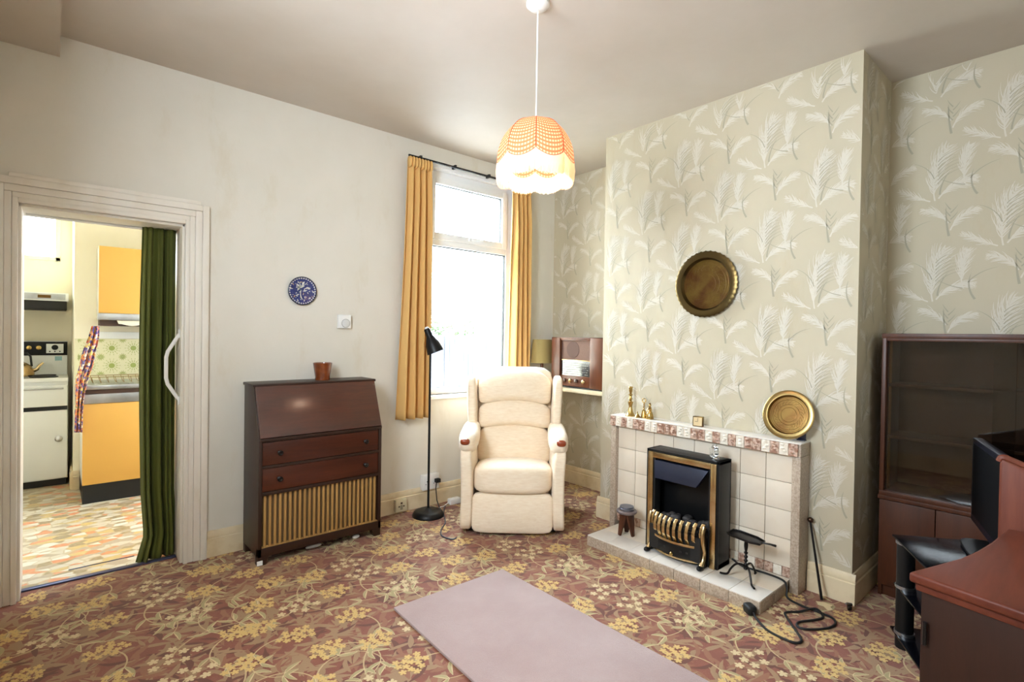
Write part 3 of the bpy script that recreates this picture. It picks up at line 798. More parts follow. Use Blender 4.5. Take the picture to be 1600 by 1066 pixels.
for i in range(n):
    a = SY0-.045+(SY1-SY0+.09)*i/n; b = SY0-.045+(SY1-SY0+.09)*(i+1)/n
    mb.box(SX+.026, a-.001, .067, SX+.036, b+.001, .12, 0 if i % 5 in (0, 1, 3) else 1)
mb.build('lower_border', [MSURB, MSURW], t, bevel=.001)
for s, (a, b) in enumerate(((SY0, SY0-.045), (SY1+.045, SY1))):
    mb = MB()
    mb.box(SX, a, .0, CX-.003, b, .735)
    mb.build('pillar', MSURM, t, bevel=.005)
mb = MB(); mb.box(SX, SY0, .735, CX-.003, SY1, SZ-.002); mb.build('mantel_core', MSURM, t, bevel=.004)
bx('mantel_top', MHEARTH, t, SX-.008, SY0+.002, SZ-.002, CX-.003, SY1-.002, SZ+.004, bevel=.002)
mb = MB(); pat = '01011010011100110011010011010110'
n = 26; w_ = (SY1+.012-SY0)/n
r = random.Random(4)
seq = [1, 0, 1, 0, 1, 1, 0, 0, 1, 1, 1, 0, 0, 1, 1, 0, 1, 0, 1, 0, 1, 1, 0, 1, 0, 1, 1, 0]
for i in range(n):
    a = SY0+w_*i; b = SY0+w_*(i+1); mi = 0 if seq[i] else 1
    mb.box(SX-.012, a-.001, .738, SX, b+.001, SZ-.003, mi)
    # raised leaf relief on each tile
    yc = (a+b)/2
    for k in range(3):
        pz0 = .75+.016*k+r.uniform(0, .006)
        mb.puff((SX-.012, yc+r.uniform(-.008, .008), pz0+.006), (.004, .011, .0075), 2, 4, mi)
mb.build('relief_tile_strip', [MSURB, MSURW], t, bevel=0)
# hearth slab
t2 = thing('hearth', 'low tiled hearth slab in front of the fireplace', 'hearth')
HX, HY0, HY1, HZ = -1.0, -1.325, -2.432, .066
bx('core', MSURG, t2, HX+.006, HY1+.006, .001, SX+.02, HY0-.006, HZ-.006, bevel=0)
mb = MB()
n = 7
for i in range(n):
    a = HY0+(HY1-HY0)*i/n; b = HY0+(HY1-HY0)*(i+1)/n
    mb.box(HX, a-.001, HZ-.007, HX+.16, b+.001, HZ)
mb.build('front_tiles', MHEARTH, t2, bevel=.002)
mb = MB()
for i in range(n):
    a = HY0+(HY1-HY0)*i/n; b = HY0+(HY1-HY0)*(i+1)/n
    mb.box(HX+.162, a-.001, HZ-.007, SX+.025, b+.001, HZ)
mb.build('rear_tiles', MSURT, t2, bevel=.002)
mb = MB()
for i in range(n):
    a = HY0+(HY1-HY0)*i/n; b = HY0+(HY1-HY0)*(i+1)/n
    mb.box(HX-.004, a-.001, 0, HX+.006, b+.001, HZ-.005)
for (a, b) in ((HX, HX+.17), (HX+.172, SX)):
    mb.box(a, HY1-.001, 0, b, HY1+.006, HZ-.005); mb.box(a, HY0-.006, 0, b, HY0+.001, HZ-.005)
mb.build('edge_tiles', MSURM, t2, bevel=.002)

# ---------------------------------------------------------------- electric fire
FX, FYL, FYR = -.845, -1.66, -2.13
t = thing('electric_fire', 'black electric fire with brass frame, grate and trailing black cord on the hearth', 'fire', (FX, (FYL+FYR)/2, HZ+.0005))
W2 = (FYL-FYR)/2; FZ = .604; D = .145
mb = MB()
mb.box(.012, -W2, 0, D, -W2+.02, FZ); mb.box(.012, W2-.02, 0, D, W2, FZ); mb.box(.012, -W2, FZ-.02, D, W2, FZ); mb.box(D-.012, -W2, 0, D, W2, FZ); mb.box(.012, -W2, 0, D, W2, .03)
mb.build('casing', MBLACK, t, bevel=.002)
mb = MB()
for (a, b, c, d) in ((-W2, 0, -W2+.016, FZ), (W2-.016, 0, W2, FZ), (-W2, FZ-.016, W2, FZ)): mb.box(.004, a, b, .013, c, d)
mb.build('outer_frame', MBLACK, t, bevel=.002)
mb = MB(); g = .014
for (a, b, c, d) in ((-W2+g, 0, -W2+g+.034, FZ-g), (W2-g-.034, 0, W2-g, FZ-g), (-W2+g+.034, FZ-g-.034, W2-g-.034, FZ-g)): mb.box(-.004, a, b, .006, c, d)
mb.build('brass_frame', MBRASSP, t, bevel=.003)
# inner black edge and sloping canopy
iw = W2-g-.034
for (a, b, c, d) in ((-iw, .0, -iw+.012, FZ-.05), (iw-.012, 0, iw, FZ-.05)): MB().box(.006, a, b, .06, c, d).build('fire_cheek', MBLACKM, t)
mb = MB()
mb.prism([(.004, FZ-.06), (.004, FZ-.15), (.012, FZ-.155), (.1, FZ-.06)], 1, -iw+.012, iw-.012)
v = [(-.002, -iw+.03, FZ-.062), (-.002, iw-.012, FZ-.062), (-.03, iw-.02, FZ-.17), (-.03, -iw+.1, FZ-.17), (.006, -iw+.012, FZ-.062), (.006, iw-.012, FZ-.062), (.0, iw-.012, FZ-.175), (.0, -iw+.03, FZ-.175)]
MB().add([(-.001, -iw+.015, FZ-.062), (-.001, iw-.008, FZ-.062), (-.026, iw-.03, FZ-.165), (-.026, -iw+.075, FZ-.165), (.03, -iw+.015, FZ-.062), (.03, iw-.008, FZ-.062), (.01, iw-.03, FZ-.165), (.01, -iw+.075, FZ-.165)],
    [(0, 1, 2, 3), (7, 6, 5, 4), (0, 4, 5, 1), (1, 5, 6, 2), (2, 6, 7, 3), (3, 7, 4, 0)]).build('canopy', MSMOKE, t, bevel=.002)
# grate: bowed brass bars on a bow front
def bow(y, k=.055): return -.035 - k*(1-(y/.175)**2)
mb = MB()
ys = [-.165+.033*i for i in range(11)]
bars = []
for i in range(10):
    y = -.16+.32*i/9; f = bow(y)
    b = MB()
    pts = [(f+.018, y, .115), (f-.005, y, .15), (f-.008, y, .19), (f+.006, y, .225), (f+.028, y, .243)]
    vs = []
    for (x, yy, z) in pts:
        vs += [(x, yy-.0098, z), (x, yy+.0098, z), (x+.006, yy+.0098, z), (x+.006, yy-.0098, z)]
    fs = [(0, 1, 2, 3)] + [(q*4+a, q*4+(a+1) % 4, (q+1)*4+(a+1) % 4, (q+1)*4+a) for q in range(4) for a in range(4)] + [(19, 18, 17, 16)]
    b.add(vs, fs).build('grate_bar', MBRASSP, t, bevel=.001)
def strip(z0, z1, off, th, mat, name):
    mb = MB(); n = 18; v = []
    for i in range(n+1):
        y = -.175+.35*i/n; f = bow(y)+off
        v += [(f, y, z0), (f, y, z1), (f+th, y, z1), (f+th, y, z0)]
    fs = [(q*4+a, q*4+(a+1) % 4, (q+1)*4+(a+1) % 4, (q+1)*4+a) for q in range(n) for a in range(4)] + [(0, 1, 2, 3), (n*4+3, n*4+2, n*4+1, n*4)]
    return mb.add(v, fs).build(name, mat, t, bevel=.001)
strip(.105, .118, .0, .012, MBRASSP, 'lower_rail'); strip(.03, .105, .01, .01, MBLACK, 'ash_front'); strip(.022, .032, .004, .012, MBRASSP, 'bottom_rail'); strip(.195, .205, .012, .008, MBLACK, 'upper_rail')
MB().lathe([(0, 0), (.009, .0), (.011, .006), (.007, .012), (0, .014)], 20, M=Matrix.Translation((bow(0)+.008, 0, .042)) @ Matrix.Rotation(-PI/2, 4, 'Y')).build('knob', MBRASS, t)
for i in range(8):
    y = -.12+.24*i/7
    if abs(y) > .02: MB().box(bow(y)+.0085, y-.008, .062, bow(y)+.0105, y+.008, .072).build('vent_slot', MBLACKM, t)
for s in (-1, 1):
    fx = bow(.175)
    b = MB().tube([(fx+.0, s*.172, .235), (fx-.018, s*.172, .2), (fx-.012, s*.172, .14), (fx+.006, s*.172, .09), (fx-.004, s*.172, .045), (fx-.03, s*.172, .018)], [.012, .012, .011, .011, .012, .013], 10, M=None).build('end_bracket', MBRASSP, t)
    MB().puff((fx-.035, s*.172, .013), (.026, .015, .0128), 2.6, 8).build('foot', MBLACK, b)
    bx('side_plate', MBLACK, t, fx+.004, s*.168, .0, .0, s*.176, .21, bevel=.002)
mb = MB(); r = random.Random(2)
for i in range(70):
    y = r.uniform(-.16, .16); x = r.uniform(bow(y)+.035, .09); s = r.uniform(.014, .024)
    mb.puff((x, y, .17+r.uniform(0, .05)), (s, s*r.uniform(.8, 1.2), s*.8), 2.3, 4)
c = mb.build('coals', MCOAL, t, angle=20); c['kind'] = 'stuff'
bx('fuel_bed', MBLACKM, t, -.06, -.165, .03, .12, .165, .17, bevel=0)
# its black cable
zf = .0065
pts = [(-.70, -2.145, .10), (-.685, -2.2, .073), (-.675, -2.33, .073), (-.69, -2.42, .073), (-.712, -2.447, .05), (-.735, -2.46, .012), (-.754, -2.528, zf), (-.757, -2.604, zf), (-.763, -2.676, zf), (-.816, -2.706, zf), (-.894, -2.69, zf), (-.972, -2.632, zf),
       (-.975, -2.597, zf), (-.93, -2.588, zf), (-.85, -2.63, zf+.0), (-.79, -2.645, zf+.0), (-.752, -2.60, zf+.009), (-.83, -2.55, zf), (-.885, -2.512, zf), (-.93, -2.53, zf), (-1.062, -2.639, zf), (-1.11, -2.655, zf), (-1.135, -2.62, zf), (-1.122, -2.522, zf), (-1.069, -2.446, .012), (-1.045, -2.422, .022)]
pc = MB().tube(smooth(pts, 7), .0055, 8).build('power_cord', MBLACKM, t)
pc.location = -Vector(t.location)
mp = Matrix.Translation((-1.027, -2.395, .0)) @ Matrix.Rotation(.95, 4, 'Z')
MB().puff((0, 0, .024), (.032, .024, .023), 4, 10, M=mp).build('plug', MBLACKM, pc)
for y in (-.011, .011): MB().box(.03, y-.003, .012, .05, y+.003, .018, 0, mp).build('plug_pin', MBRASS, pc)

# ---------------------------------------------------------------- things on the mantel shelf
MZ = SZ+.0045
o = MB().lathe([(0, 0), (.034, 0), (.034, .004), (.028, .01), (.018, .03), (.012, .06), (.011, .065), (.017, .09), (.02, .1), (.01, .102), (.009, .112), (.014, .12), (.009, .13), (.008, .14), (.016, .148), (.008, .156), (.009, .165), (.012, .172), (.013, .196), (.017, .2), (.015, .205), (.009, .203), (.009, .18), (0, .18)], 28, (-.60, -1.355, MZ)).build('candlestick', MBRASS)
tag(o, 'tall turned brass candlestick at the left end of the mantel shelf', 'candlestick')
o = MB().lathe([(0, 0), (.019, 0), (.02, .003), (.013, .016), (.006, .024), (.003, .03), (.004, .038), (0, .042)], 24, (-.615, -1.425, MZ)).build('small_bell', MBRASS)
tag(o, 'tiny brass bell on the mantel shelf beside the candlestick', 'bell')
t = thing('ring_handle_bell', 'brass bell with a tall twisted ring-topped handle on the mantel shelf', 'bell', (-.595, -1.462, MZ))
MB().lathe([(0, 0), (.023, 0), (.023, .004), (.016, .03), (.013, .05), (.004, .056), (0, .056)], 24).build('bell_body', MBRASS, t)
pts = [(.003*math.cos(k*1.2), .003*math.sin(k*1.2), .055+.05*k/24) for k in range(25)]
MB().tube(pts, .0035, 8).build('twisted_handle', MBRASS, t)
MB().tube([(0, .014*math.cos(a), .118+.014*math.sin(a)) for a in [2*PI*i/24 for i in range(24)]], .0028, 8, closed=True).build('ring', MBRASS, t)
t = thing('figure_bell', 'brass bell shaped like a lady in a wide skirt on the mantel shelf', 'bell', (-.60, -1.512, MZ))
MB().lathe([(0, 0), (.026, 0), (.027, .004), (.022, .03), (.014, .052), (.008, .06), (.012, .068), (.011, .078), (.004, .083), (0, .083)], 28).build('skirt_and_body', MBRASS, t)
MB().puff((0, 0, .091), (.0085, .0085, .0095), 2, 8).build('head', MBRASS, t)
MB().lathe([(0, 0), (.008, 0), (.006, .006), (.003, .01), (0, .014)], 12, (0, 0, .098)).build('bonnet', MBRASSD, t)
for s in (-1, 1): MB().tube([(0, s*.011, .072), (-.006, s*.018, .06), (-.014, s*.01, .052)], .0035, 8).build('arm', MBRASS, t)
t = thing('mantel_clock', 'small square brass clock in the middle of the mantel shelf', 'clock', (-.60, -1.865, MZ), math.radians(12))
mb = MB(); mb.box(-.012, -.031, 0, .018, .031, .062); mb.build('case', MBRASSD, t, bevel=.002)
mb = MB(); mb.box(-.0125, -.026, .005, -.012, .026, .057); f = mb.build('dial', plain('clock_dial', srgb(214, 192, 150), .35), t)
mb = MB(); mb.box(-.0135, -.001, .031, -.0127, .001, .052); mb.box(-.0135, 0, .030, -.0127, .016, .032); mb.build('hands', MBLACKM, f)
# leaning small tray and its support
def tray(name, label, loc, rx, R, deep, mats, crimp, pattern_seed):
    t = thing(name, label, 'tray', loc, group='round brass trays')
    t.rotation_euler = rx
    # local: disc in y-z plane, front towards -x
    Mt = Matrix.Rotation(-PI/2, 4, 'Y')
    k = 96
    mb = MB(); prof = [(0, .0), (R*.74, 0), (R*.8, deep*.9), (R*.93, deep), (R, deep*.75), (R*.995, deep*.45), (R*.93, deep*.7), (R*.8, deep*.6), (R*.76, -.004), (0, -.004)]
    v = []; n = 120
    for (rr, z) in prof:
        for j in range(n):
            a = 2*PI*j/n; q = rr*(1+(.014*math.cos(a*40) if rr > R*.9 and crimp else 0))
            v.append((q*math.cos(a), q*math.sin(a), z))
    f = [(i*n+j, i*n+(j+1) % n, (i+1)*n+(j+1) % n, (i+1)*n+j) for i in range(len(prof)-1) for j in range(n)]
    ms = [0 if i < 1 else 1 for i in range(len(prof)-1) for j in range(n)]
    mb.add(v, f, ms, Mt)
    mb.build('tray_body', mats, t, angle=50)
    eng = MB(); r = random.Random(pattern_seed)
    for ring in (.30, .42, .62, .70):
        eng.lathe([(R*ring-.0012, .0004), (R*ring, .0012), (R*ring+.0012, .0004)], 72, M=Mt, cap=False)
    for i in range(24):
        a = 2*PI*i/24
        eng.tube([Mt @ Vector((R*q*math.cos(a+.12*math.sin(q*30)), R*q*math.sin(a+.12*math.sin(q*30)), .0006)) for q in (.44, .48, .52, .56, .6)], .0008, 5)
    eng.build('engraving', mats[0], t)
    return t
tray('brass_tray', 'large dark brass tray with crimped rim hung on the papered chimney wall', (CX-.008, -1.862, 1.70), (0, 0, 0), .208, .022, [MBRASSD, MBRASSR], True, 1)
tray('brass_tray', 'brighter round brass tray leaning at the right end of the mantel shelf', (-.572, -2.385, MZ+.1345), (0, math.radians(14), 0), .135, .018, [plain('golden_brass', srgb(132, 106, 60), .3, 1, c2=srgb(116, 84, 48), scale=9), plain('aged_brass_rim', srgb(150, 126, 80), .3, 1)], False, 2)
t = thing('plate_stand', 'small dark stand behind the tray leaning on the mantel shelf', 'stand', (-.553, -2.445, MZ))
mb = MB(); mb.box(-.012, -.02, 0, .018, .02, .006); mb.box(.008, -.02, 0, .014, .02, .055); mb.build('frame', plain('navy_plastic', srgb(22, 24, 50), .4), t, bevel=.001)

# glass ornament on the fire
t = thing('glass_ornament', 'small clear glass snail-shaped ornament on top of the electric fire', 'ornament', (-.765, -2.06, HZ+.605), math.radians(-35))
MB().puff((0, 0, .008), (.014, .045, .008), 3, 10).build('base', MCRYST, t, angle=70)
MB().tube([(0, .03*math.cos(a)*s-.008, .042+.03*math.sin(a)*s) for a, s in [(2*PI*i/30*1.6+.5, 1-.75*i/30) for i in range(31)]], .009, 10).build('spiral_shell', MCRYST, t)
MB().tube([(0, .03, .012), (0, .04, .03), (0, .043, .05)], [.009, .007, .008], 10).build('head', MCRYST, t)

# small stool with iron on hearth
t = thing('miniature_stool', 'miniature dark wooden stool at the left end of the hearth', 'stool', (-.80, -1.485, HZ+.0006))
MB().lathe([(0, .145), (.062, .145), (.066, .15), (.066, .158), (.06, .163), (0, .163)], 36).build('seat', plain('grey_brown_top', srgb(112, 98, 96), .45), t)
for k in range(3):
    a = k*2*PI/3 + .6; Mk = Matrix.Rotation(a, 4, 'Z')
    MB().add([(.014, -.040, .146), (.014, .040, .146), (.03, .040, .146), (.03, -.040, .146), (.042, -.013, 0), (.042, .013, 0), (.056, .013, 0), (.056, -.013, 0)],
        [(0, 1, 2, 3), (7, 6, 5, 4), (0, 4, 5, 1), (1, 5, 6, 2), (2, 6, 7, 3), (3, 7, 4, 0)], 0, Mk).build('leg', MSTOOLW, t, bevel=.003)
o = MB().lathe([(0, 0), (.044, 0), (.047, .003), (.047, .012), (.043, .015), (.045, .018), (.044, .024), (0, .025)], 32, (-.80, -1.485, HZ+.1642)).build('round_tin', plain('pewter', srgb(120, 120, 130), .35, .7))
tag(o, 'round grey metal tin sitting on the miniature stool', 'tin')

# iron trivet on three legs
TX, TY = -.815, -2.275
t = thing('trivet_stand', 'dark iron trivet on three curved legs at the right end of the hearth', 'trivet', (TX, TY, HZ+.0006))
col = [(0, 0, .055)]; rad = []
zs = [.05+.165*i/30 for i in range(31)]
MB().tube([(0, 0, z) for z in zs], [.008+.0035*math.sin(i*1.6) if i < 18 else .006+.004*math.sin((i-18)/12*PI) for i in range(31)], 10).build('column', MIRON, t)
for (dx, dy) in ((-.05, .106), (-.085, -.08), (.085, -.012)):
    L = math.hypot(dx, dy); ux, uy = dx/L, dy/L
    p = [(0, 0, .06), (ux*.02, uy*.02, .075), (ux*.05, uy*.05, .07), (ux*.075, uy*.075, .04), (ux*.09, uy*.09, .012), (dx, dy, .008), (dx+ux*.012, dy+uy*.012, .01)]
    MB().tube(smooth(p, 5), .0055, 8).build('leg', MIRON, t)
Mt = Matrix.Translation((0, 0, .222)) @ Matrix.Rotation(math.radians(4), 4, 'X')
tp = [(.035, .09), (.05, .06), (.05, -.04), (.03, -.085), (-.03, -.085), (-.05, -.04), (-.05, .06), (-.035, .09)]
mb = MB(); mb.prism(tp, 2, -.004, .003, 0, Mt); top = mb.build('top_plate', MIRON, t, bevel=.002)
mb = MB(); mb.tube([Mt @ Vector((x, y, .006)) for x, y in tp], .0035, 8, closed=True); mb.build('top_rim', MIRON, top)
MB().tube([Mt @ Vector((.0, -.08, .004)), Mt @ Vector((.01, -.12, .008)), Mt @ Vector((.005, -.15, .012))], [.004, .005, .007], 8).build('handle', MIRON, t)

# poker leaning on the surround, scrap of wood, lighter
t = thing('poker', 'iron poker with ball knob leaning beside the fireplace surround', 'poker')
a = Vector((-.615, -2.583, .008)); b = Vector((-.545, -2.497, .375))
MB().tube([a, a.lerp(b, .5), b], [.007, .006, .005], 10).build('rod', MIRON, t)
MB().puff(tuple(b+Vector((.0, 0, .012))), (.015, .015, .015), 2, 10).build('knob', plain('bronze_knob', srgb(70, 50, 36), .35, .7), t)
o = MB().prism([(-.645, -2.565), (-.675, -2.585), (-.672, -2.61), (-.70, -2.64), (-.675, -2.655), (-.655, -2.635), (-.63, -2.64), (-.625, -2.6)], 2, .003, .006).build('card_scrap', plain('torn_card', srgb(214, 192, 150), .8))
tag(o, 'torn piece of pale card on the carpet under the poker tip', 'card')
t = thing('furniture_castor', 'small dark metal castor by the corner of the chimney breast', 'castor', (-.605, -2.705, 0), .5)
MB().lathe([(0, -.008), (.014, -.008), (.016, 0), (.014, .008), (0, .008)], 20, M=Matrix.Translation((0, 0, .0162)) @ RXm).build('wheel', MIRON, t)
MB().box(-.008, -.012, .028, .008, .012, .036).build('fork', MIRON, t); MB().tube([(-.005, 0, .034), (-.02, .02, .04)], .005, 8).build('pin', MSTEEL, t)

# ---------------------------------------------------------------- rug
mb = MB(); mb.prism([(-2.362, -1.25), (-1.676, -1.266), (-1.682, -2.75), (-2.42, -2.75)], 2, .0015, .014)
tag(mb.build('rug', MRUG, bevel=.004), 'plain mauve-grey rug lying on the floral carpet before the fireplace', 'rug')

# ---------------------------------------------------------------- display cabinet in the right alcove
t = thing('display_cabinet', 'dark wooden display cabinet with sliding glass doors in the right alcove', 'cabinet', (0, 0, 0))
c0, c1, fx = -2.745, -3.70, -.30
mb = MB()
mb.box(fx+.02, c0, 0, -.012, c0-.018, .52); mb.box(fx+.02, c1+.018, 0, -.012, c1, .52); mb.box(fx+.02, c0, .5, -.012, c1, .535); mb.box(fx+.03, c0, .0, -.012, c1, .06); mb.box(-.02, c0, 0, -.012, c1, .52)
mb.box(fx-.006, c0+.004, .52, -.012, c1-.004, .54)
mb.build('base_carcass', MCABW, t, bevel=.002)
for i in range(4):
    a = c0-.002-(c0-c1)*i/4; b = c0-.002-(c0-c1)*(i+1)/4
    bx('door', MCABW, t, fx+.004, a, .062, fx+.02, b+.003, .515, bevel=.003)
mb = MB()
mb.box(fx, c0, .54, -.012, c0-.02, 1.40); mb.box(fx, c1+.02, .54, -.012, c1, 1.40); mb.box(fx-.004, c0+.002, 1.375, -.012, c1-.002, 1.40); mb.box(fx-.004, c0, .54, -.012, c1, .565); mb.box(fx, c0-.02, 1.36, fx+.03, c1+.02, 1.376)
mb.build('upper_frame', MCABW, t, bevel=.003)
bx('back_panel', MCABIN, t, -.024, c0-.02, .565, -.014, c1+.02, 1.375, bevel=0)
for z in (1.125, .848): bx('shelf', MCABIN, t, fx+.05, c0-.02, z-.008, -.024, c1+.02, z+.008, bevel=.002)
MB().box(fx+.02, c0-.02, .565, fx+.024, (c0+c1)/2-.04, 1.362).build('glass_door', MCGLASS, t)
MB().box(fx+.034, (c0+c1)/2+.04, .565, fx+.038, c1+.02, 1.362).build('glass_door', MCGLASS, t)
for z0, z1 in ((.855, 1.117), (1.133, 1.36), (.565, .84)):
    pass
MB().box(fx+.06, c0-.021, .565, fx+.09, c0-.026, 1.37).build('inner_strip', MSLAT, t)  # pale vertical strip on the inner left side

# ---------------------------------------------------------------- TV stand and TV
t = thing('television_stand', 'black glass corner television stand with shelves and column supports', 'tv stand', (0, 0, 0))
A = [(-.744, -2.905), (-1.12, -3.12), (-1.06, -3.5), (-.56, -3.5), (-.48, -3.25)]
cen = Vector((-.8, -3.25))
def shr(k): return [(cen.x+(p[0]-cen.x)*k, cen.y+(p[1]-cen.y)*k) for p in A]
for z, k in ((.48, 1), (.265, .97), (.06, 1.0)):
    MB().prism(shr(k), 2, z-.008, z).build('glass_shelf', MBGLASS, t, bevel=.002)
for (x, y) in ((-.775, -2.965), (-1.06, -3.13), (-.56, -3.3), (-.98, -3.44)):
    s = MB(); n_ = 24
    s.lathe([(.034, 0), (.034, .052), (.034, .472)], 24, (x, y, 0)).build('column', MBLACK, t)
    for z in (.066, .271, .466): MB().lathe([(.034, -.006), (.038, -.006), (.038, .006), (.034, .006)], 24, (x, y, z), cap=False).build('chrome_ring', MSTEEL, t)
t = thing('television', 'black flat screen television on the glass corner stand', 'television', (-.685, -3.235, .4805), math.atan2(.296, .955))
# local x along the screen, +y out of the screen
MB().puff((0, .0, .006), (.15, .09, .006), 4, 10).build('foot', MBLACK, t)
bx('neck', MBLACK, t, -.04, -.015, .008, .04, .0, .07, bevel=.003)
mb = MB(); w2 = .355
mb.box(-w2, -.03, .04, w2, .006, .43); b = mb.build('bezel', plain('glossy_black_bezel', srgb(14, 14, 24), .4, spec=.25), t, bevel=.006)
MB().box(-w2+.028, .0062, .075, w2-.028, .0075, .405).build('screen', MSCREEN, t)

# ---------------------------------------------------------------- sideboard in the near right corner
SBZ = .75
t = thing('sideboard', 'dark mahogany sideboard with curved front edge in the near right corner', 'sideboard')
edge = [(-1.915, -3.20), (-1.80, -3.238), (-1.69, -3.272), (-1.575, -3.296), (-1.46, -3.312), (-1.36, -3.322), (-1.26, -3.33)]
top = edge + [(-1.26, -3.70), (-2.02, -3.70), (-1.965, -3.43)]
MB().prism(top, 2, SBZ-.026, SBZ).build('top', MSIDEB, t, bevel=.008, seg=3)
c = Vector((-1.62, -3.5)); ins = [(c.x+(p[0]-c.x)*.95, c.y+(p[1]-c.y)*.95+(-.01)) for p in edge] + [(-1.27, -3.695), (-1.985, -3.695), (-1.945, -3.43)]
MB().prism(ins, 2, .05, SBZ-.026).build('body', MSIDEE, t, bevel=.003)
c2 = [(c.x+(p[0]-c.x)*.97, c.y+(p[1]-c.y)*.97-.004) for p in edge] + [(-1.265, -3.697), (-2.0, -3.697), (-1.952, -3.43)]
MB().prism(c2, 2, SBZ-.046, SBZ-.026).build('under_moulding', MSIDEB, t, bevel=.004)
MB().prism([(c.x+(p[0]-c.x)*.98, c.y+(p[1]-c.y)*.98-.004) for p in ins], 2, 0, .05).build('plinth', MSIDEE, t)
for z in (.60, .15): MB().tube([(-1.912, -3.236, z-.03), (-1.912, -3.236, z+.03)], .005, 8).build('hinge', MIRON, t)
# curved panel behind
t = thing('wooden_headboard', 'reddish wooden panel with curved moulded top standing behind the sideboard', 'panel', (-1.215, 0, 0))
prof = [(-3.305, 0), (-3.305, .955), (-3.312, .968)] + [(-3.312-.3*u, .968-.002-.18*(u**1.35)) for u in (.1, .25, .45, .7, 1.0)] + [(-3.68, .77), (-3.68, 0)]
MB().prism(prof, 0, -.018, .018).build('board', MHEADB, t, bevel=.004)
tp = [(0, y, z+.004) for y, z in prof[1:-1]]
MB().tube(smooth(tp, 4), .012, 8).build('top_moulding', MHEADB, t)

# ---------------------------------------------------------------- pendant lamp
PX, PY = -2.003, -1.833
t = thing('pendant_lamp', 'hanging ceiling lamp with peach gingham domed shade and white fringe', 'pendant lamp', (PX, PY, 0), math.radians(24.1))
MB().lathe([(0, H), (.052, H), (.052, H-.012), (.04, H-.024), (.018, H-.032), (0, H-.032)], 36).build('ceiling_rose', MWPLAS, t)
MB().tube([(0, 0, H-.03), (0, 0, 2.31)], .0035, 8).build('flex', MWPLAS, t)
MB().lathe([(0, 2.325), (.012, 2.325), (.02, 2.3), (.02, 2.23), (.012, 2.225), (0, 2.225)], 24).build('lamp_holder', MWPLAS, t)
o = MB().puff((0, 0, 2.145), (.03, .03, .036), 2, 12).build('bulb', MBULB, t)
NP = 8
def shade_r(v, a):
    # v 0 top .. 1 lower edge
    base = .035 + .135*math.sin(min(1, v*1.02)*PI/2)**.75
    lob = abs(math.cos(a*NP/2)); return base*(1 + .045*v*(math.sqrt(1-min(1, (1-lob)*1.0)**2)-.6))
def edge_z(a): return 2.115 + .032*(1-abs(math.sin(NP/2*(a-PI/NP)))**.8)
nu, nv = 240, 30
mb = MB(); v = []; f = []; ms = []
def sz(v_, a):
    zt = 2.32; zb = edge_z(a)
    return zt-(zt-zb)*(v_**1.45)
for i in range(nu):
    a = 2*PI*i/nu
    for j in range(nv+1):
        q = j/nv; rr = shade_r(q, a); v.append((rr*math.cos(a), rr*math.sin(a), sz(q, a)))
for i in range(nu):
    i2 = (i+1) % nu
    for j in range(nv):
        f.append((i*(nv+1)+j, i*(nv+1)+j+1, i2*(nv+1)+j+1, i2*(nv+1)+j)); ms.append(1 if (i % 3 and j % 2) else 0)
mb.add(v, f, ms); mb.build('lamp_shade', [MPEACH, MPEACHL], t, angle=80)
mb = MB()
for k in range(NP):
    a = 2*PI*(k+.5)/NP
    mb.tube([(shade_r(q/14, a)*1.006*math.cos(a), shade_r(q/14, a)*1.006*math.sin(a), sz(q/14, a)) for q in range(1, 15)], .002, 6)
mb.tube([(shade_r(1, a)*1.004*math.cos(a), shade_r(1, a)*1.004*math.sin(a), edge_z(a)) for a in [2*PI*i/160 for i in range(160)]], .0016, 6, closed=True)
mb.build('piping', MPEACH, t)
mb = MB(); r = random.Random(8)
for lay in range(2):
    for i in range(300):
        a = 2*PI*(i+lay*.5)/300; rr = shade_r(1, a)*(1.0-.004*lay); z1 = edge_z(a); z0 = 2.036+.012*(1-abs(math.sin(NP/2*(a-PI/NP))))+.008*r.random()
        ca, sa = math.cos(a), math.sin(a); w_ = .0014
        x, y = rr*ca, rr*sa; j = r.uniform(-.003, .003)
        vs = []
        for (xx, yy, z) in ((x, y, z1), (x+ca*.004, y+sa*.004, (z0+z1)/2), (x+j, y+j, z0)):
            vs += [(xx-sa*w_, yy+ca*w_, z), (xx+ca*w_, yy+sa*w_, z), (xx+sa*w_, yy-ca*w_, z)]
        mb.add(vs, [(0, 1, 4, 3), (1, 2, 5, 4), (2, 0, 3, 5), (3, 4, 7, 6), (4, 5, 8, 7), (5, 3, 6, 8)])
mb.build('fringe', MFRINGE, t, angle=80)

# ---------------------------------------------------------------- kitchen beyond the doorway
KX0, KX1, KY0, KY1, KY2, KH = -4.3, -1.95, T, 2.18, 2.95, 2.5
PXK = -3.50      # left edge of the short back wall
mb = MB(); mb.add([(KX0, .118, 0), (KX1, .118, 0), (KX1, KY2, 0), (KX0, KY2, 0)], [(0, 1, 2, 3)]); mb.box(KX0, .118, -.08, KX1, KY2, -.02)
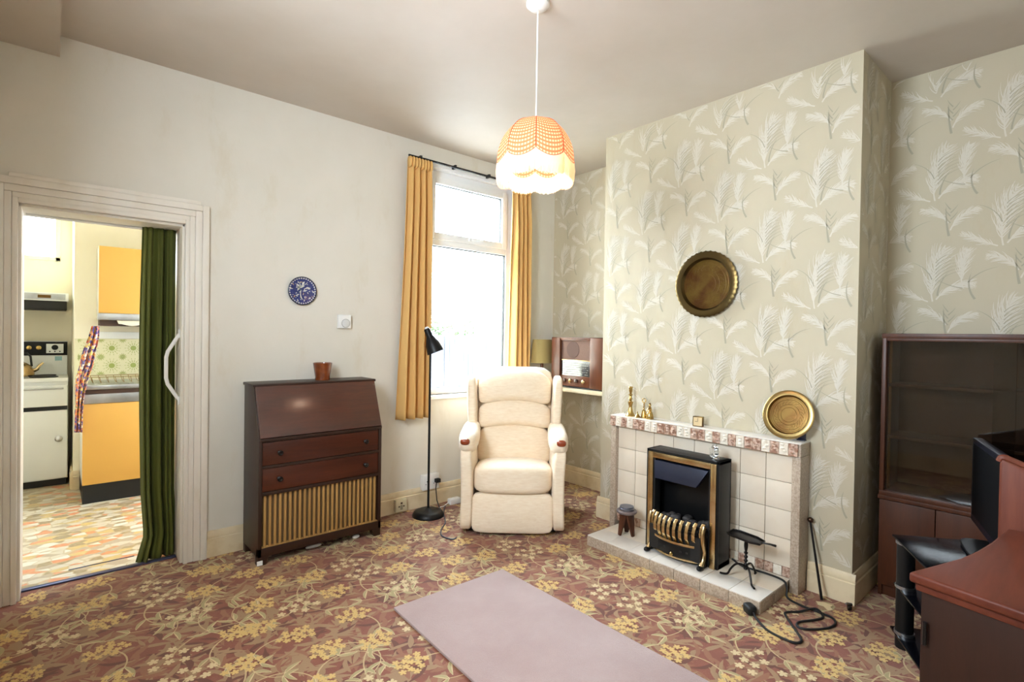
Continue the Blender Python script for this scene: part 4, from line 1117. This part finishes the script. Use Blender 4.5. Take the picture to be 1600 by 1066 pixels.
# the strip beneath the wall is trimmed to the doorway
mb = MB(); mb.add([(DX0, .118, 0), (DX1, .118, 0), (DX1, T, 0), (KX1, T, 0), (KX1, KY2, 0), (KX0, KY2, 0), (KX0, T, 0), (DX0, T, 0)], [tuple(range(8))]); mb.box(KX0, T, -.08, KX1, KY2, -.02)
struct(mb.build('floor_kitchen', MLINO))
mb = MB(); mb.box(KX0-.1, T, KH, KX1+.1, KY2+.1, KH+.1); struct(mb.build('ceiling_kitchen', MKWALL))
mb = MB(); mb.box(PXK, KY1, -.08, KX1, KY2+.1, KH+.02); struct(mb.build('wall_kitchen_back', MKWALL))
KW = (-4.15, -3.585, 1.985, 2.42)
mb = MB()
for (x0, x1, z0, z1) in ((KX0-.1, KW[0], -.08, KH), (KW[1], PXK, -.08, KH), (KW[0], KW[1], -.08, KW[2]), (KW[0], KW[1], KW[3], KH)):
    mb.box(x0, KY2, z0, x1, KY2+.1, z1)
struct(mb.build('wall_kitchen_recess', MKWALL))
mb = MB(); mb.box(KX0-.1, T, -.08, KX0, KY2, KH+.02); struct(mb.build('wall_kitchen_left', MKWALL))
mb = MB(); mb.box(KX0-.1, T-.1, -.08, XL-.09, T, KH+.02); struct(mb.build('wall_kitchen_front', MKWALL))
SWY0, SWY1, SWZ0, SWZ1 = .6, 1.45, 1.15, 1.95  # unseen side opening, sized to set how bright the kitchen is
mb = MB()
for (y0_, y1_, z0, z1) in ((T, SWY0, -.08, KH+.02), (SWY1, KY2, -.08, KH+.02), (SWY0, SWY1, -.08, SWZ0), (SWY0, SWY1, SWZ1, KH+.02)):
    mb.box(KX1, y0_, z0, KX1+.12, y1_, z1)
struct(mb.build('wall_kitchen_right', MKWALL))

skirt('baseboard_kitchen', [((PXK, KY1), (-3.46, KY1), (0, -1)), ((PXK, KY2), (PXK, KY1), (-1, 0))], MSKIRT, .16)
w = thing('window_2', None, None); w['kind'] = 'structure'
mb = MB()
for (a, b, c, d) in ((KW[0], KW[2], KW[0]+.035, KW[3]), (KW[1]-.035, KW[2], KW[1], KW[3]), (KW[0], KW[2], KW[1], KW[2]+.035), (KW[0], KW[3]-.035, KW[1], KW[3])): mb.box(a, KY2-.015, b, c, KY2+.05, d)
mb.build('window_frame', MKWALL, w, bevel=.003)
MB().box(KW[0]+.03, KY2+.02, KW[2]+.03, KW[1]-.03, KY2+.024, KW[3]-.03).build('pane', MGLASS, w)

# cooker
t = thing('electric_cooker', 'white enamel electric cooker with black control panel in the kitchen recess', 'cooker', (-4.12, 2.41, 0))
CW = .588; CD = .50
bx('body', MENAM, t, 0, .006, .06, CW, CD, .915, bevel=.004)
bx('plinth', MBLACKM, t, .01, .03, 0, CW-.01, CD, .06, bevel=0)
d = bx('oven_door', MENAM, t, .004, -.02, .07, CW-.004, .005, .655, bevel=.008)
MB().lathe([(0, 0), (.026, 0), (.026, .006), (.018, .012), (.02, .024), (.012, .03), (0, .03)], 28, M=Matrix.Translation((CW-.06, -.02, .41)) @ RXm).build('knob', MSTEEL, d)
d = bx('grill_door', MENAM, t, .004, -.02, .69, CW-.004, .005, .872, bevel=.008)
MB().tube([(.03, -.035, .845), (CW-.03, -.035, .845)], .008, 10).build('handle', MSTEEL, d)
bx('gap_strip', MBLACKM, t, .004, -.002, .655, CW-.004, .006, .69, bevel=0)
bx('hob_top', MENAM, t, -.002, -.02, .9, CW+.002, CD, .932, bevel=.006)
for (x, y, rr) in ((.15, .13, .09), (.43, .13, .095), (.15, .34, .08), (.43, .34, .08)):
    MB().lathe([(0, 0), (rr, 0), (rr, .007), (rr*.3, .009), (0, .009)], 36, (x, y, .932)).build('hotplate', MBLACKM, t)
bx('splashback', MENAM, t, 0, CD-.05, .93, CW, CD, 1.24, bevel=.004)
p = bx('control_panel', MBLACK, t, 0, CD-.06, 1.11, CW, CD-.05, 1.235, bevel=.003)
for x in (.24, .33, .395): MB().lathe([(0, 0), (.02, 0), (.018, .015), (.008, .018), (0, .018)], 24, M=Matrix.Translation((x-.005, CD-.06, 1.18)) @ RXm).build('knob', MBRASS, p)
for x in (.08, .15): MB().lathe([(0, 0), (.02, 0), (.018, .015), (.008, .018), (0, .018)], 24, M=Matrix.Translation((x, CD-.06, 1.18)) @ RXm).build('knob', MBRASS, p)
cp = bx('clock_panel', MENAM, t, .44, CD-.064, 1.13, .56, CD-.06, 1.215, bevel=.004)
MB().lathe([(0, 0), (.024, 0), (.022, .006), (0, .007)], 24, M=Matrix.Translation((.5, CD-.064, 1.182)) @ RXm).build('clock_dial', MBLACK, cp)
mb = MB()
for x in (.465, .5, .535): mb.lathe([(0, 0), (.006, 0), (.005, .008), (0, .008)], 12, M=Matrix.Translation((x, CD-.064, 1.145)) @ RXm)
mb.build('buttons', MBLACK, cp)
bx('blue_sticker', plain('blue_sticker', srgb(150, 190, 200), .5), t, .5, CD-.051, 1.06, .55, CD-.05, 1.1, bevel=0)
# kettle
t = thing('kettle', 'brass coloured kettle with black handle on the cooker hob', 'kettle', (-3.85, 2.6, .9415))
MB().lathe([(0, 0), (.088, 0), (.1, .012), (.098, .045), (.078, .09), (.045, .115), (.03, .12), (0, .12)], 40).build('body', MBRASSP, t)
MB().lathe([(0, .118), (.034, .118), (.03, .126), (.01, .13), (.012, .142), (.006, .15), (0, .15)], 24).build('lid', MBRASSP, t)
MB().tube([(.085, 0, .045), (.115, 0, .06), (.13, 0, .09), (.155, 0, .115)], [.018, .014, .01, .008], 10).build('spout', MBRASSP, t)
MB().tube([(-.075, 0, .09), (-.075, 0, .17), (-.05, 0, .2), (.05, 0, .2), (.072, 0, .17), (.08, 0, .085)], .008, 8).build('handle', MBLACKM, t)
# hood
t = thing('cooker_hood', 'cooker hood with steel front above the white cooker', 'hood', (-4.12, 2.46, 0))
bx('canopy', MENAM, t, 0, 0, 1.595, CW, .48, 1.665, bevel=.003)
bx('steel_front', MSTEEL, t, .0, -.008, 1.605, CW-.02, 0, 1.655, bevel=.002)
bx('switch', MBRASSD, t, CW-.2, -.012, 1.617, CW-.115, -.008, 1.643, bevel=0)
bx('underside', MBLACKM, t, .01, .02, 1.52, CW-.01, .48, 1.595, bevel=.004)

# yellow units
t = thing('kitchen_base_unit', 'yellow fronted base unit under the kitchen worktop', 'cabinet', (-3.458, 1.652, 0))
BW = 1.2
bx('carcass', MENAM, t, 0, .012, .145, BW, .52, .85, bevel=.001)
bx('plinth', MBLACKM, t, 0.002, .004, 0, BW, .5, .145, bevel=0)
bx('door', MKYEL, t, 0, -.008, .147, .58, .012, .775, bevel=.002); bx('door', MKYEL, t, .584, -.008, .147, BW, .012, .775, bevel=.002)
bx('metal_rail', MSTEEL, t, 0, -.014, .778, BW, .012, .85, bevel=.003)
t = thing('sink_worktop', 'steel edged sink drainer worktop above the yellow base unit', 'worktop', (-3.462, 1.64, 0))
bx('board', MBROWNK, t, .004, .012, .8505, BW, .53, .886, bevel=0)
bx('steel_edge', MSTEEL, t, 0, -.006, .886, BW, .54, .92, bevel=.006)
mb = MB()
for i in range(9): mb.box(.08+.05*i, .08, .92, .1+.05*i, .42, .924)
mb.build('drainer_ribs', MSTEEL, t, bevel=.001)
t = thing('dish_rack', 'thin wire dish rack on the sink drainer in the kitchen', 'dish rack', (-3.33, 1.86, .924))
mb = MB(); MWIRE = plain('tan_wire', srgb(150, 120, 70), .4, .5)
mb.tube([(-.09, -.1, .05), (.25, -.1, .05), (.25, .1, .05), (-.09, .1, .05)], .003, 6, closed=True)
mb.build('top_wire', MWIRE, t)
for i in range(7):
    x = -.07+.05*i
    MB().tube([(x, -.1, .05), (x+.01, -.08, .004), (x+.01, .08, .004), (x, .1, .05)], .0022, 6).build('wire', MWIRE, t)
t = thing('wall_cabinet', 'yellow fronted wall cabinet with steel bottom rail in the kitchen', 'cabinet', (-3.352, 1.9, 0))
WW = 1.1
bx('carcass', MENAM, t, 0, .016, 1.44, WW, .275, 2.04, bevel=.001)
bx('door', MKYEL, t, 0, 0, 1.49, .545, .016, 2.04, bevel=.002); bx('door', MKYEL, t, .549, 0, 1.49, WW, .016, 2.04, bevel=.002)
bx('metal_rail', MSTEEL, t, -.008, -.008, 1.435, WW, .016, 1.488, bevel=.002)
sc = [(.12, 1.432), (1.08, 1.432), (1.08, 1.405)] + [(1.08-.012*i, 1.396+.008*math.cos(2*PI*i*.012/.19)) for i in range(80)]
MB().prism(sc, 1, .012, .02).build('scalloped_edging', MKWALL, t)
bx('under_shelf', MBROWNK, t, .01, .05, 1.385, WW, .26, 1.433, bevel=0)
# tiles behind the sink
mb = MB(); ty = KY1-.008
tx0, tz0, ts = -3.475, .965, .152
mb.box(tx0-.02, ty, .93, KX1-.02, KY1, 1.275, 0)
for i in range(9):
    for j in range(2):
        cx, cz = tx0+ts*(i+.5), tz0+ts*(j+.5)
        def disc(x, z, rr, m, n=14, y=ty-.0006): mb.add([(x+rr*math.cos(2*PI*k/n), y, z+rr*math.sin(2*PI*k/n)) for k in range(n)], [tuple(range(n))], m)
        disc(cx, cz, .022, 1, 16, ty-.0014)
        for k in range(14):
            a = 2*PI*k/14
            mb.add([(x, ty-.0008, z) for x, z, _ in leaf(cx+.026*math.cos(a), cz+.026*math.sin(a), .022, .004, a, 0, 0)], [tuple(range(12))], 2)
            mb.add([(x, ty-.0008, z) for x, z, _ in leaf(cx+.052*math.cos(a), cz+.052*math.sin(a), .012, .003, a, 0, 0)], [tuple(range(12))], 2)
        for (dx, dz) in ((-1, -1), (1, -1), (1, 1), (-1, 1)):
            for q in range(3):
                a = math.atan2(-dz, -dx)+(q-1)*.6
                mb.add([(x, ty-.0009, z) for x, z, _ in leaf(cx+dx*ts*.49, cz+dz*ts*.49, .03, .005, a, 0, 0)], [tuple(range(12))], 2)
struct(mb.build('trim_5', [MTILEK, MTG1, MTG2]))
mb = MB(); mb.box(-3.40, KY1-.02, 1.275, KX1-.02, KY1, 1.335); struct(mb.build('trim_6', MENAM, bevel=.003))
# printed fabric hanging at the end of the units
t = thing('printed_cloth', 'colourful printed cloth hanging beside the end of the kitchen units', 'cloth', (-3.45, 1.60, .57))
path = [(-3.385, 1.38), (-3.40, 1.29), (-3.425, 1.18), (-3.435, 1.08), (-3.46, .97), (-3.475, .86), (-3.485, .72), (-3.485, .57)]
def fn(u, v):
    k = v*(len(path)-1); i = min(int(k), len(path)-2); s = k-i
    x = path[i][0]*(1-s)+path[i+1][0]*s; z = path[i][1]*(1-s)+path[i+1][1]*s
    wd = .045+.035*math.sin(PI*min(1, v*1.3))
    return (x+(u-.5)*wd+.45*0+.004*math.sin(9*v), .016*math.sin(u*15+3*v)+1.60-1.60+ (0 if v > .5 else .0), z-.57) if False else (x+3.45+(u-.5)*wd+.004*math.sin(9*v), .014*math.sin(u*15+3*v), z-.57)
MB().grid(fn, 24, 40).build('folds', MCALICO, t, angle=80, solid=.003)

# green velvet curtain inside the doorway
t = thing('door_curtain', 'dark green velvet curtain drawn to the right side of the kitchen doorway', 'curtain', (-3.12, .2, .006))
def fn(u, v):
    z = 1.955*(1-v)
    wl = .165+.01*math.sin(v*4); 
    x0 = -3.072-wl+(.018*max(0, v-.8)/.2)
    if v > .93: x0 -= .05*((v-.93)/.07)*(1-u)
    x = x0+(wl)*u
    y = .17+(.02*math.sin(u*2*PI*3.2+.7*math.sin(2.3*v)+.5)+.011*math.sin(u*2*PI*6.1+1.3+1.1*math.sin(1.7*v))+.006*math.sin(u*50))*(.6+.4*min(1, v*4))
    if v > .93: y -= .06*((v-.93)/.07)*(1-u)*.6
    return (x+3.12, y-.2, z)
MB().grid(fn, 110, 46).build('drape', MGREENV, t, angle=80, solid=.004)
o = MB().tube([(DX0+.02, .2, 1.952), (DX1-.013, .2, 1.952)], .007, 8).build('curtain_rod', MWPLAS)
tag(o, 'thin white curtain rod under the head of the kitchen doorway', 'curtain rod')

# ---------------------------------------------------------------- garden outside
MBOUNCE = plain('bounce_paving', srgb(208, 208, 206), .8, c2=srgb(194, 194, 190), scale=5)  # unseen pale ground, added to bounce daylight up onto the ceiling
mb = MB(); mb.box(-1.85, T+.05, -.3, 7, 6.0, -.26); o = mb.build('bounce_patio', MBOUNCE, bevel=0); o['kind'] = 'structure'
MGRASS = plain('pale_lawn', srgb(84, 104, 56), .9, c2=srgb(100, 118, 70), scale=8)
mb = MB(); mb.box(-8, T+.05, -.35, 8, 22, -.3); o = mb.build('garden_lawn', MGRASS); o['kind'] = 'structure'
t = thing('garden_fence', 'weathered grey board fence at the end of the garden', 'fence', (0, 6.2, -.3))
MFEN = plain('weathered_boards', srgb(44, 44, 50), .8, c2=srgb(54, 54, 60), scale=3, stretch=(1, 1, .2))
mb = MB(); r = random.Random(6)
for i in range(70):
    x = -1.5+.13*i; mb.box(x, -.01, 0, x+.122, .01, 1.62+r.uniform(-.01, .01))
mb.build('board_panel', MFEN, t)
mb = MB(); mb.box(-1.5, .01, .3, 7.6, .05, .38); mb.box(-1.5, .01, 1.3, 7.6, .05, 1.38); mb.build('rails', MFEN, t)
for i in range(5): bx('post', MFEN, t, -1.5+2.2*i, -.05, 0, -1.4+2.2*i, .05, 1.7, bevel=0)
MFOL = plain('pale_foliage', srgb(48, 66, 32), .8, c2=srgb(66, 86, 42), scale=3)
MTRK = plain('bark', srgb(120, 104, 90), .9)
def foliage(c, h, n, size, seed):
    r = random.Random(seed); mb = MB()
    for i in range(n):
        while True:
            p = Vector((r.uniform(-1, 1), r.uniform(-1, 1), r.uniform(-1, 1)))
            if p.length < 1: break
        p = Vector((c[0]+p.x*h[0], c[1]+p.y*h[1], c[2]+p.z*h[2])); s = size*r.uniform(.6, 1.3)
        a = Vector((r.uniform(-1, 1), r.uniform(-1, 1), r.uniform(-1, 1))).normalized(); b = a.orthogonal().normalized()
        mb.add([p-a*s, p+b*s*.4, p+a*s, p-b*s*.4], [(0, 1, 2, 3)])
    return mb
for k, (x, y, z, hx, hy, hz, lab) in enumerate(((.45, 7.1, 1.35, 1.3, .6, .75, 'green hedge shrub behind the fence, left in the window'), (3.45, 7.2, 1.4, 1.45, .6, .9, 'green hedge shrub behind the fence, right in the window'))):
    t = thing('garden_shrub', lab, 'shrub', (x, y, -.3), group='shrubs behind the fence')
    foliage((0, 0, z), (hx, hy, hz), 2600, .075, 20+k).build('foliage', MFOL, t)
    MB().tube([(0, 0, 0), (0, 0, z)], [.05, .03], 8).build('stem', MTRK, t)
t = thing('garden_tree', 'leafy tree beyond the garden fence', 'tree', (1.2, 12, -.3))
foliage((0, 0, 3.6), (2.2, 1.6, 1.5), 3500, .12, 31).build('foliage', MFOL, t)
MB().tube([(0, 0, 0), (.1, 0, 1.5), (0, 0, 3.2)], [.16, .12, .06], 8).build('trunk', MTRK, t)

# ---------------------------------------------------------------- light
wd = bpy.data.worlds.new('daylight'); SC.world = wd; wd.use_nodes = True
bg = wd.node_tree.nodes['Background']; bg.inputs[0].default_value = (.77, .89, 1, 1); bg.inputs[1].default_value = 48.0
def portal(name, loc, rot, sx, sy, power=0, col=(1, 1, 1)):
    L = bpy.data.lights.new(name, 'AREA'); L.shape = 'RECTANGLE'; L.size = sx; L.size_y = sy
    if power: L.energy = power; L.color = col
    else: L.cycles.is_portal = True
    o = bpy.data.objects.new(name, L); COL.objects.link(o); o.location = loc; o.rotation_euler = rot; return o
portal('window_portal', ((WX0+WX1)/2, T+.02, (WZ0+WZ1)/2), (-PI/2, 0, 0), WX1-WX0, WZ1-WZ0)
portal('fill_opening_portal', (XL-.11, (LY0+LY1)/2, (LZ0+LZ1)/2), (0, -PI/2, 0), LZ1-LZ0, LY1-LY0)
portal('kitchen_side_portal', (KX1+.13, (SWY0+SWY1)/2, (SWZ0+SWZ1)/2), (0, PI/2, 0), SWZ1-SWZ0, SWY1-SWY0)
portal('kitchen_recess_portal', ((KW[0]+KW[1])/2, KY2+.11, (KW[2]+KW[3])/2), (-PI/2, 0, 0), KW[1]-KW[0], KW[3]-KW[2])

# ---------------------------------------------------------------- camera and view
f_px, yaw, pit, rol = 814.53, .719427, -.0111892, .0154359
C = Vector((-3.61724, -3.53519, 1.36))
fw = Vector((math.sin(yaw)*math.cos(pit), math.cos(yaw)*math.cos(pit), math.sin(pit)))
rr = Vector((math.cos(yaw), -math.sin(yaw), 0)); uu = rr.cross(fw)
r2 = rr*math.cos(rol)+uu*math.sin(rol); u2 = -rr*math.sin(rol)+uu*math.cos(rol)
cam = bpy.data.cameras.new('camera'); cam.sensor_width = 36; cam.lens = f_px*36/1600; cam.clip_start = .02
co = bpy.data.objects.new('camera', cam); COL.objects.link(co)
co.matrix_world = Matrix(((r2.x, u2.x, -fw.x, C.x), (r2.y, u2.y, -fw.y, C.y), (r2.z, u2.z, -fw.z, C.z), (0, 0, 0, 1)))
SC.camera = co
vs = SC.view_settings
SC.display_settings.display_device = 'sRGB'
vs.view_transform = 'Standard'; vs.look = 'None'; vs.gamma = 1; vs.use_curve_mapping = False; vs.exposure = 0.0
try:
    SC.cycles.use_denoising = True; SC.cycles.max_bounces = 10; SC.cycles.diffuse_bounces = 6
except Exception: pass
